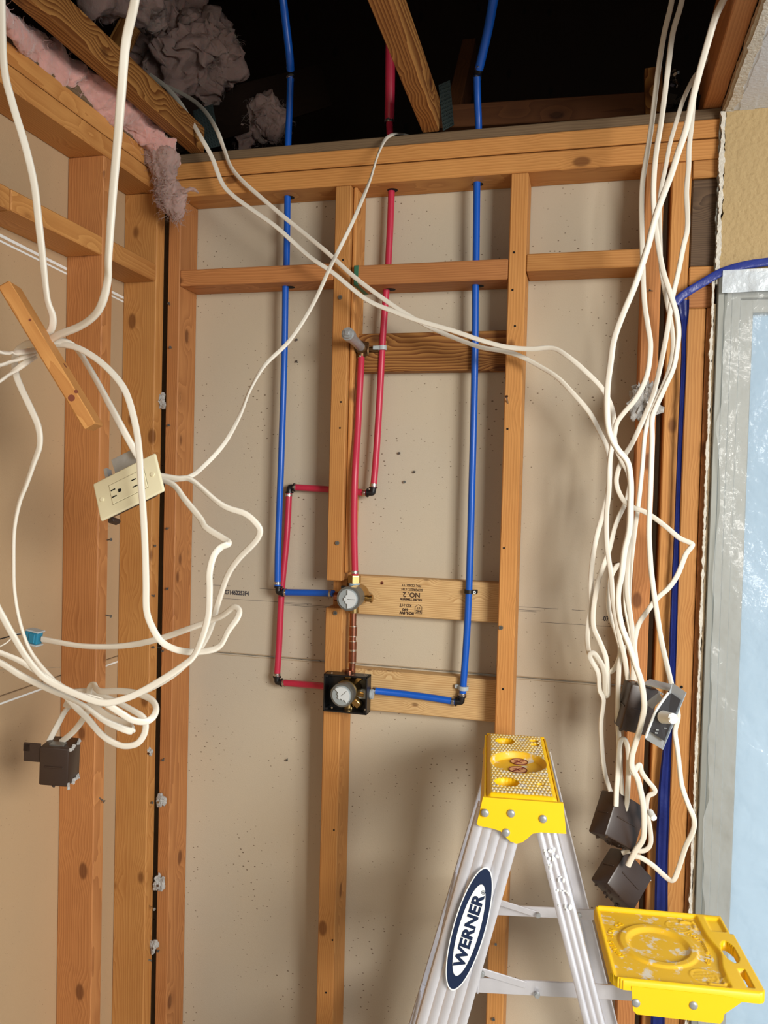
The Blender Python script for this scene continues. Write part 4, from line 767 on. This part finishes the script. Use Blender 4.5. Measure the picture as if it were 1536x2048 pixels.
cable('connector_wire', 'thin cream wire running down left from the teal connector', [(48, 1269, 1.19), (32, 1268), (15, 1284), (0, 1293), (-40, 1315, 1.16)], .0028, .0028, 0, 32, cat='wire')
# right boxes
e1, M1 = dbox('junction_box', 'brown plastic switch box with torn grey control plate, highest of the right boxes', P(1272, 1414, 1.69), (.058, .05, .095), (0, 12, 16))
b = bmesh.new(); box_bm(.004, .06, .003, M=T((0, 0, 0)), bm=b)
pts = [P(1298, 1473, 1.60), P(1325, 1494, 1.585), P(1366, 1385, 1.60), P(1340, 1372, 1.615)]
def slab(pts, th, mm, name, parent, n):
    b = bmesh.new(); n = Vector(n); a = [b.verts.new(q) for q in pts]; c = [b.verts.new(q+n*th) for q in pts]; k = len(pts); b.faces.new(a); b.faces.new(c[::-1])
    for i in range(k): b.faces.new((a[i], a[(i+1) % k], c[(i+1) % k], c[i]))
    return obj(name, b, mm, parent)
MTL = mat('grey_switch_plate', srgb(178, 186, 192), .4, .3); PAN = mat('dark_control_panel', srgb(66, 68, 74), .4)
cpn = empty('timer_switch', P(1330, 1430, 1.6), 'tilted dark control panel with a white knob hanging from the highest right box', 'switch')
nn = (pts[1]-pts[0]).cross(pts[3]-pts[0]).normalized(); nn = nn if nn.y > 0 else -nn
pl = [P(1289, 1477, 1.60), P(1325, 1499, 1.585), P(1372, 1385, 1.60), P(1345, 1366, 1.62), P(1338, 1385, 1.615), P(1310, 1420, 1.61)]
slab(pl, .004, MTL, 'cover_plate', cpn, nn)
pl = [P(1300, 1463, 1.597), P(1329, 1482, 1.583), P(1362, 1400, 1.596), P(1343, 1386, 1.61), P(1314, 1420, 1.605)]
slab([q-nn*.002 for q in pl], .003, PAN, 'control_face', cpn, nn)
b = bmesh.new(); tube(b, smooth_path([P(1291, 1475, 1.595), P(1303, 1443, 1.598), P(1314, 1418, 1.602), P(1337, 1385, 1.61)], 6), .0026, 8); obj('plate_rim', b, STICK, cpn, smooth=True)
b = bmesh.new(); ka = P(1326, 1434, 1.598); kb = P(1347, 1437, 1.565); cyl(b, ka, kb, .0125, .0095, seg=28, bev=.0015); kd = (kb-ka).normalized(); box_bm(.019, .004, .016, .001, M=align(kb-kd*.004, kb), bm=b); obj('knob', b, STICK, cpn, smooth=True)
b = bmesh.new()
for (x, y, s) in ((1315, 1460, .0016), (1313, 1466, .0022), (1331, 1456, .0014)): box_bm(.005, .0008, s, M=T(P(x, y, 1.588)-nn*.001), bm=b)
obj('panel_marks', b, GREYP, cpn)
sc_ = slab([P(1290, 1407, 1.64), P(1305, 1418, 1.63), P(1325, 1398, 1.63), P(1318, 1385, 1.64), P(1308, 1392, 1.64)], .002, MTL, 'torn_flap', cpn, (0, 1, 0))
slab([P(1286, 1366, 1.66), P(1336, 1379, 1.63), P(1368, 1385, 1.61), P(1350, 1370, 1.64), P(1300, 1358, 1.68)], .003, MTL, 'bent_bracket', cpn, (0, .3, -1))
dbox('junction_box', 'dark brown plastic box with scored rib hanging upright, middle of the right boxes', P(1235, 1640, 1.69), (.078, .055, .090), (-18, 30, 28))
dbox('junction_box', 'dark brown plastic box tilted left, lowest of the right boxes', P(1243, 1757, 1.70), (.082, .055, .082), (-24, 46, 20))
b = bmesh.new(); cyl(b, P(1300, 1623, 1.66), P(1308, 1637, 1.64), .0062, seg=16, bev=.001); tag(obj('wire_nut', b, STICK, smooth=True), 'small white plug stub poking from the middle right box', 'plug')
# ------------------------------------------------------------------ blue membrane strip and window plastic
def ribbon(rows, d, mm, name, label, cat, th=.0012, fold=.006, seed=1, sub=5):
    L_ = smooth_path([P(l, y, d) for (l, r, y) in rows], sub); R_ = smooth_path([P(r, y2, d) for (l, r, y, y2) in [(q[0], q[1], q[2], q[3] if len(q) > 3 else q[2]) for q in [(*x,) for x in rows]]], sub); b = bmesh.new(); grid = []
    for i, (l, r) in enumerate(zip(L_, R_)):
        row = []
        for k in range(7):
            u = k/6; p = l*(1-u)+r*u; p = p+Vector((0, -fold*(abs(math.sin(u*math.pi*2.5))*.6+.8*noise.noise(p*28+Vector((seed, 0, 0)))), 0)); row.append(b.verts.new(p))
        grid.append(row)
    for i in range(len(grid)-1):
        for k in range(6): b.faces.new((grid[i][k], grid[i][k+1], grid[i+1][k+1], grid[i+1][k]))
    g = bmesh.ops.solidify(b, geom=b.faces[:], thickness=th)
    return tag(obj(name, b, mm, smooth=True), label, cat)
ribbon([(1351, 1378, 600), (1357, 1377, 630), (1362, 1373, 665), (1360, 1371, 760), (1354, 1364, 900), (1348, 1359, 1060), (1342, 1356, 1180), (1338, 1353, 1300), (1335, 1349, 1400), (1325, 1342, 1500), (1318, 1340, 1570), (1314, 1338, 1640), (1311, 1335, 1720), (1309, 1335, 1812), (1305, 1332, 1900), (1300, 1328, 2100)], 1.778, BLUEF, 'blue_membrane', 'blue waterproofing membrane strip hanging down between the right studs', 'membrane')
b = bmesh.new(); sweep(b, pix_path([(1350, 606, 1.765), (1364, 592), (1385, 578), (1410, 563), (1440, 546), (1475, 534), (1510, 527), (1560, 522), (1640, 518), (2000, 512), (2600, 500, 1.765)], 6), lambda s: (.0085, .0035, .15*math.sin(s*9)), 12); tag(obj('blue_membrane_strip', b, BLUEF, smooth=True), 'rolled blue membrane strip arching over the window corner', 'membrane')
def sheet(x0, x1, z0, z1, y, amp, nx, nz, mm, name, label, cat, seed=0, rag=0):
    b = bmesh.new(); g = []
    for j in range(nz+1):
        row = []
        for i in range(nx+1):
            z = z0+(z1-z0)*j/nz; xl = x0+rag*noise.noise(Vector((seed, z*7, 0)))+rag*.5*noise.noise(Vector((seed, z*22, 0))); x = xl+(x1-xl)*i/nx
            q = Vector((x*9, z*6, seed)); row.append(b.verts.new((x, y-amp*(.5+noise.noise(q)+.5*noise.noise(q*3.1)), z)))
        g.append(row)
    for j in range(nz):
        for i in range(nx): b.faces.new((g[j][i], g[j][i+1], g[j+1][i+1], g[j+1][i]))
    return tag(obj(name, b, mm, smooth=True), label, cat)
sheet(.256, 1.60, .45, 2.10, -.022, .008, 90, 110, FILM, 'plastic_film', 'clear wrinkled plastic film stretched over the window', 'plastic sheet', 3, .010)
sheet(.250, 1.62, 2.068, 2.113, -.028, .006, 120, 8, TAPE, 'tape_band', 'milky tape band along the top of the plastic over the window', 'tape', 6, .002)

# ------------------------------------------------------------------ stepladder
ang = math.radians(7.0); U = Vector((math.cos(ang), math.sin(ang), 0)); V = Vector((-math.sin(ang), math.cos(ang), 0))
CT = Vector((-.112, -.296, 1.15))       # centre of the cap's top
ld = empty('stepladder', (CT.x, CT.y, 0), 'aluminium stepladder with yellow top cap and pail shelf, label on its rail', 'ladder')
def heightfield(us, vs, hf, M, mfn=None, hole=None, z0=-.012, name='x', mats=None, parent=None):
    b = bmesh.new(); g = [[b.verts.new(M @ Vector((u, v, hf(u, v)))) for u in us] for v in vs]
    for j in range(len(vs)-1):
        for i in range(len(us)-1):
            uc, vc = (us[i]+us[i+1])/2, (vs[j]+vs[j+1])/2
            if hole and hole(uc, vc): continue
            f = b.faces.new((g[j][i], g[j][i+1], g[j+1][i+1], g[j+1][i]))
            if mfn: f.material_index = mfn(uc, vc)
            f.smooth = True
    # skirt around every open edge
    ed = [e for e in b.edges if len(e.link_faces) == 1]
    ret = bmesh.ops.extrude_edge_only(b, edges=ed); 
    for v in [x for x in ret['geom'] if isinstance(x, bmesh.types.BMVert)]:
        q = M.inverted() @ v.co; q.z = z0; v.co = M @ q
    for v in [v for v in b.verts if not v.link_faces]: b.verts.remove(v)
    return obj(name, b, mats, parent)
CM = basis(U, V, Vector((0, 0, 1)), CT)
HL, HW0, HW1 = .174, .062, .064
def frange(a, b, n): return [a+(b-a)*i/n for i in range(n+1)]
def sm(x, a, b): t = max(0, min(1, (x-a)/(b-a))); return t*t*(3-2*t)
def tread(u, v):
    r = int((v+1)/.0125); x = ((u+1)/.0064+(.5 if r % 2 else 0)) % 1.0; y = ((v+1)/.0125) % 1.0
    return max(0, 1-(abs(x-.5)*2)**1.6-(abs(y-.5)*1.9)**1.6)
def cap_h(u, v):
    h = -.010*sm(abs(u), .050, .0625) - .008*sm(abs(v), .163, .174)
    d = math.hypot(u/.052, v/.060)
    h -= .013*(1-sm(d, .90, 1.0))
    for (cx_, cy_, rx, ry, dep) in ((-.022, .118, .019, .019, .022), (-.024, -.112, .021, .021, .022), (.036, .132, .009, .0065, .016), (.036, .108, .009, .0065, .016), (.034, -.112, .006, .006, .016)):
        dd = math.hypot((u-cx_)/rx, (v-cy_)/ry); h -= dep*(1-sm(dd, .86, 1.0))
    if abs(u) < .050 and abs(v) < .162 and d > 1.03: h += .0016*tread(u, v)
    return h
def cap_m(u, v):
    d = math.hypot(u/.052, v/.060)
    for (cx_, cy_, rx, ry) in ((-.022, .118, .019, .019), (-.024, -.112, .021, .021), (.036, .132, .009, .0065), (.036, .108, .009, .0065), (.034, -.112, .006, .006)):
        if math.hypot((u-cx_)/rx, (v-cy_)/ry) < 1.03: return 0
    if d < 1.0: return 2
    return (1 if tread(u, v) > .22 else 2) if (abs(u) < .050 and abs(v) < .162) else 0
heightfield(frange(-.0625, .0625, 150), frange(-.174, .174, 260), cap_h, CM, cap_m, None, -.034, 'top_cap', [YEL, YELC, YELS], ld)
# skirts with rounded lobe on the near and far sides
def skirt(s, name):
    kf = 1.0 if s < 0 else .90
    pl = [(-.064, -.004), (.066, -.004), (.072, -.052), (.030, -.053), (.018, -.056), (.010, -.064), (.002, -.071), (-.008, -.074), (-.018, -.071), (-.026, -.064), (-.034, -.056), (-.046, -.053), (-.070, -.050), (-.073, -.047)]
    b = bmesh.new(); off = s*.172; tilt = s*.10
    a = [b.verts.new(CM @ Vector((x*kf, off-tilt*z*1.0, z))) for x, z in pl]; c_ = [b.verts.new(CM @ Vector((x*kf, off-tilt*z+s*.005, z))) for x, z in pl]; n = len(pl)
    b.faces.new(a); b.faces.new(c_[::-1])
    for i in range(n): b.faces.new((a[i], a[(i+1) % n], c_[(i+1) % n], c_[i]))
    return obj(name, b, YEL, ld)
skirt(-1, 'cap_skirt'); skirt(1, 'cap_skirt')
b = bmesh.new()
for s in (-1, 1):
    vs = [CM @ Vector(q) for q in ((s*.062, -.172, -.006), (s*.070, -.176, -.050), (s*.064, .176, -.046), (s*.062, .172, -.006))]; vs2 = [q-U*s*.003 for q in vs]
    a = [b.verts.new(q) for q in vs]; c_ = [b.verts.new(q) for q in vs2]; b.faces.new(a); b.faces.new(c_[::-1])
    for i in range(4): b.faces.new((a[i], a[(i+1) % 4], c_[(i+1) % 4], c_[i]))
obj('cap_side', b, YEL, ld)
for (x, y, dd) in ((970, 1626, 1.303), (1022, 1627, 1.312), (1086, 1638, 1.318), (1012, 1665, 1.309)):
    p = P(x, y, dd); b = bmesh.new(); bmesh.ops.create_uvsphere(b, u_segments=16, v_segments=8, radius=.0068)
    b.transform(T(p) @ Matrix.Diagonal((1, .55, 1, 1))); obj('rivet', b, GALV, ld, smooth=True)
# warning stickers in the cap recess
for k, (x, y) in enumerate(((1038, 1524), (1036, 1540))):
    p = P(x, y, 1.5); h = (CT.z-.0125); dv = (p-CAM); p = CAM+dv*((h-CAM.z)/dv.z)
    b = bmesh.new(); cyl(b, p, p+Z*.0004, .0165, seg=32); s1 = obj('warning_sticker', b, PEACH, ld)
    b = bmesh.new(); 
    tube(b, [p+Z*.0006+U*.0165*math.cos(t)+V*.0165*math.sin(t) for t in [2*math.pi*q/32 for q in range(33)]], .0009, 6)
    cyl(b, p+Z*.0006+(-U-V)*.0115, p+Z*.0006+(U+V)*.0115, .0008, seg=6)
    for (a0, a1) in (((-.008, -.006), (.004, .007)), ((-.004, .0), (.006, -.006)), ((.0, .004), (.009, .003)), ((-.009, .002), (-.002, .006))): cyl(b, p+Z*.0006+U*a0[0]+V*a0[1], p+Z*.0006+U*a1[0]+V*a1[1], .0008, seg=6)
    obj('sticker_print', b, MAROON, s1)
# rails
def rail(a, c_, prof, name, mm=ALU, label=None):
    """a above, c_ below: channel swept along the line, profile in (U,V)"""
    d = (a-c_); a2 = a+d*((1.125-a.z)/d.z); c2 = c_+d*((0.012-c_.z)/d.z)
    b = bmesh.new(); A = [b.verts.new(a2+U*x+V*y) for x, y in prof]; C = [b.verts.new(c2+U*x+V*y) for x, y in prof]; n = len(prof)
    b.faces.new(A); b.faces.new(C[::-1])
    for i in range(n): b.faces.new((A[i], A[(i+1) % n], C[(i+1) % n], C[i]))
    o = obj(name, b, mm, ld); return o, a2, c2
def channel(w, fl, s, ridges, t=.002, rd=.0022):
    """C profile: ridged web at v=0 facing -s, flanges toward s"""
    out = []; n = 8*ridges
    for i in range(n+1):
        x = -w/2+w*i/n; ph = (i/n*ridges) % 1.0; out.append((x, -s*(rd*(abs(math.sin(ph*math.pi))**.6))))
    out += [(w/2+.0005, s*fl), (w/2-t, s*fl), (w/2-t, s*t), (-w/2+t, s*t), (-w/2+t, s*fl), (-w/2-.0005, s*fl)]
    return out
nf, nf_t, nf_b = rail(P(993, 1660, 1.322), P(884, 2046, 1.275), channel(.080, .026, 1, 5), 'front_rail')
nb, _, _ = rail(P(1092, 1662, 1.345), P(1188, 2046, 1.318), channel(.034, .022, 1, 3), 'rear_rail')
ff, ff_t, ff_b = rail(P(990, 1600, 1.655), P(855, 2046, 1.715), channel(.080, .026, -1, 5), 'front_rail')
fb_, _, _ = rail(P(1112, 1600, 1.675), P(1222, 2046, 1.735), channel(.026, .014, -1, 3), 'rear_rail')
# steps and feet
def lerp(a, b_, z): return a+(b_-a)*((z-a.z)/(b_.z-a.z))
for z in (.85, .565, .28):
    A, B = lerp(nf_t, nf_b, z), lerp(ff_t, ff_b, z); b = bmesh.new(); d = (B-A).normalized(); L = (B-A).length
    M = basis(U, d, U.cross(d).normalized(), (A+B)/2); box_bm(.078, L-.008, .003, .001, M=M, bm=b)
    for k in range(9): box_bm(.003, L-.01, .0025, M=M @ T((-.034+.0085*k, 0, .002)), bm=b)
    for s in (-1, 1): box_bm(.003, L-.008, .026, .001, M=M @ T((s*.038, 0, -.012)), bm=b)
    obj('step', b, ALU, ld)
for q, w in ((nf_b, .084), (ff_b, .084)):
    obj('foot', box_bm(w, .036, .03, .004), BLACKP, ld, basis(U, V, Z, Vector((q.x, q.y, .015))))
for o_, (a0, c0_) in ((nb, (P(1092, 1662, 1.345), P(1188, 2046, 1.318))), (fb_, (P(1112, 1600, 1.675), P(1222, 2046, 1.735)))):
    d = a0-c0_; q = c0_+d*((.015-c0_.z)/d.z); obj('foot', box_bm(.04, .034, .03, .004), BLACKP, ld, basis(U, V, Z, Vector((q.x, q.y, .015))))
# name label on the near front rail
ea = P(974, 1733, 1.3065); eb = P(903, 1978, 1.276)
ec = (ea+eb)/2; e1v = (ea-eb).normalized(); nrm = V-e1v*V.dot(e1v); nrm.normalize(); e2v = nrm.cross(e1v).normalized(); e2v = e2v if e2v.dot(U) > 0 else -e2v
LM = basis(e1v, -e2v, e1v.cross(-e2v), ec-nrm*.0038); La = (ea-eb).length/2; Lb = .0262
def ell(a, b_, z0, z1, m, par, n=64):
    bb = prism([(a*math.cos(2*math.pi*k/n), b_*math.sin(2*math.pi*k/n)) for k in range(n)], z0, z1); bb.transform(LM); return obj('name_label', bb, m, par)
sg = 1 if LM.to_3x3().col[2].dot(-nrm) > 0 else -1
lab = ell(La, Lb, 0, sg*.0006, STICK, ld); lab['label'] = 'oval navy and white name label'
def sub(bb, nm, m): bb.transform(LM); return obj(nm, bb, m, lab)
n = 64
sub(prism([(La*.975*math.cos(2*math.pi*k/n), Lb*.93*math.sin(2*math.pi*k/n)) for k in range(n)], sg*.0006, sg*.0009), 'navy_oval', NAVY)
sub(prism([(-La*.02+La*.74*math.cos(2*math.pi*k/n), -Lb*.0+Lb*.64*math.sin(2*math.pi*k/n)) for k in range(n)], sg*.0009, sg*.0012), 'white_oval', STICK)
tb = text_bm('WERNER', .030, Matrix.Identity(4), .0003, .0012)
xs = [v.co.x for v in tb.verts]; ys = [v.co.y for v in tb.verts]
tb.transform(T((-La*.03, 0, sg*.0014)) @ Matrix.Diagonal((La*1.20/(max(xs)-min(xs)), Lb*.72/(max(ys)-min(ys)), 1, 1)) @ T((-(max(xs)+min(xs))/2, -(max(ys)+min(ys))/2, 0))); sub(tb, 'lettering', NAVY)
sub(text_bm('®', .009, T((La*.61, -Lb*.22, sg*.0014)), .0002, .0001), 'lettering', NAVY)
# spreaders / shelf arms
def bar(a, c_, h, t, name, mm=ALU):
    z = (c_-a).normalized(); y = Vector((0, 0, 1)); x = y.cross(z).normalized(); y = z.cross(x); return obj(name, box_bm(t, h, (c_-a).length, .0008), mm, ld, basis(x, y, z, (a+c_)/2))
bar(P(925, 1968, 1.372), P(1300, 1988, 1.418), .026, .004, 'shelf_arm'); bar(P(965, 1818, 1.615), P(1330, 1836, 1.655), .021, .004, 'shelf_arm')
bar(P(1000, 1805, 1.60), P(1075, 1829, 1.61), .012, .003, 'brace'); bar(P(955, 1940, 1.37), P(1052, 1970, 1.38), .012, .003, 'brace')
for (x, y, d) in ((1074, 1988, 1.385), (1076, 1829, 1.605), (964, 1946, 1.362), (1158, 1829, 1.60)):
    b = bmesh.new(); p = P(x, y, d); cyl(b, p, p-V*.006, .005, seg=14, bev=.001); obj('rivet', b, GALV, ld, smooth=True)
# white paint splashes on the rear rail
b = bmesh.new()
for k in range(26):
    y = 1700+random.random()*120; t = (y-1662)/(2046-1662); x = 1092+96*t+random.uniform(-14, 14); p = P(x, y, 1.3395-.027*t); b2 = bmesh.new(); bmesh.ops.create_icosphere(b2, subdivisions=1, radius=random.uniform(.001, .0035)); b2.transform(T(p) @ Matrix.Diagonal((random.uniform(.6, 1.6), .12, random.uniform(.6, 1.8), 1))); merge(b, b2)
o = obj('paint_splashes', b, STICK, ld); o['kind'] = 'stuff'
# pail shelf
PC = Vector((.168, 1.497-1.79, .85)); TM = basis(U, V, Z, PC); tu, tv = .122, .121
def tray_hole(u, v):
    if v < .030 and v > -.045 and math.hypot((u-.098)/.0125, (v+.006)/.034) < 1: return True
    if abs(u-.102) < .0055 and abs(v+.082) < .026: return True
    # outline: stepped handle end
    if u > tu-.018 and v > .055+(.06-(u-(tu-.018))*1.5)*0: 
        return u > tu-.018+.0*(v) and v > .055 and (u-(tu-.018)) > 0.012-0.0*v
    if math.hypot(max(0, -u-(tu-.026)), max(0, abs(v)-(tv-.026))) > .026: return True
    if math.hypot(max(0, u-(tu-.012)), max(0, abs(v)-(tv-.012))) > .012: return True
    return False
def tray_h(u, v):
    rim = max(sm(-u, tu-.012, tu-.006), sm(abs(v), tv-.012, tv-.006))
    h = -.007+.007*rim - .004*max(sm(abs(v), tv-.004, tv), sm(-u, tu-.004, tu))
    # handle section raised bead with wavy edge
    eb_ = .066+.010*math.exp(-((v+.008)/.035)**2)
    h += .007*sm(u, eb_, eb_+.006)*(1-rim)
    h -= .005*(1-sm(abs(u-(.098)), .010, .014))*(1-sm(abs(v-.085), .020, .026))
    d = math.hypot(u+.022, v-.004)
    h += .0035*(sm(d, .052, .056)-sm(d, .066, .070)) if d < .075 else 0
    h -= .003*(1-sm(d, .048, .052))
    for (cx_, cy_) in ((.030, .078), (.036, -.078)):
        dd = math.hypot((u-cx_)/.022, (v-cy_)/.020)
        h += .0014*(1-abs(dd-1)/.12) if abs(dd-1) < .12 else 0
        if dd < .9: h += .0012*max(0, math.sin(u*900+v*300))*max(0, math.sin(v*800-u*200))
    for (cx_, cy_, sx, sy) in ((.048, .092, .014, .0035), (.060, .082, .0035, .012), (.052, -.100, .016, .0035), (.066, -.090, .0035, .012), (.062, .012, .002, .020)):
        h += .003*(1-sm(abs(u-cx_), sx*.8, sx))*(1-sm(abs(v-cy_), sy*.8, sy))
    return h
def tray_m(u, v): return 1 if (abs(v) < tv-.012 and u > -tu+.012 and u < .068) else 0
heightfield(frange(-tu, tu, 120), frange(-tv, tv, 120), tray_h, TM, tray_m, tray_hole, -.018, 'pail_shelf', [YEL, YELS], ld)
# embossed words round the pail ring
b = bmesh.new()
for word, a0, dr in (('NOT A STEP', .62, -1), ('DO NOT STAND', 2.30, 1)):
    for i_, ch in enumerate(word):
        if ch == ' ': continue
        a = a0+dr*.125*i_; r_ = .084
        M_ = TM @ T((-.022+r_*math.cos(a), .004+r_*math.sin(a), -.0068)) @ Matrix.Rotation(a+(-math.pi/2 if dr < 0 else math.pi/2), 4, 'Z')
        merge(b, text_bm(ch, .013, M_, .0008, .0004))
obj('raised_lettering', b, YEL, ld)
for s, z_ in ((-1, 0), (1, 0)):
    pl = [(-.090, -.010), (.052, -.010), (.088, -.014), (.070, -.030), (.058, -.040), (.056, -.052), (.052, -.057), (-.080, -.056), (-.086, -.050)]
    b = bmesh.new(); a = [b.verts.new(TM @ Vector((x, s*(tv-.003), z))) for x, z in pl]; c_ = [b.verts.new(TM @ Vector((x, s*(tv+.001), z))) for x, z in pl]; n = len(pl)
    b.faces.new(a); b.faces.new(c_[::-1])
    for i in range(n): b.faces.new((a[i], a[(i+1) % n], c_[(i+1) % n], c_[i]))
    obj('shelf_bracket', b, YEL, ld)
for (x, y) in ((1272, 2006), (1387, 2011)):
    p = P(x, y, 1.5); tpt = TM.inverted() @ CAM; dv = (TM.inverted().to_3x3() @ (p-CAM)); k = (-(tv+.002)-tpt.y)/dv.y; p = CAM+(p-CAM)*k
    b = bmesh.new(); bmesh.ops.create_uvsphere(b, u_segments=16, v_segments=8, radius=.0070); b.transform(T(p) @ Matrix.Diagonal((1, .5, 1, 1))); obj('rivet', b, GALV, ld, smooth=True)
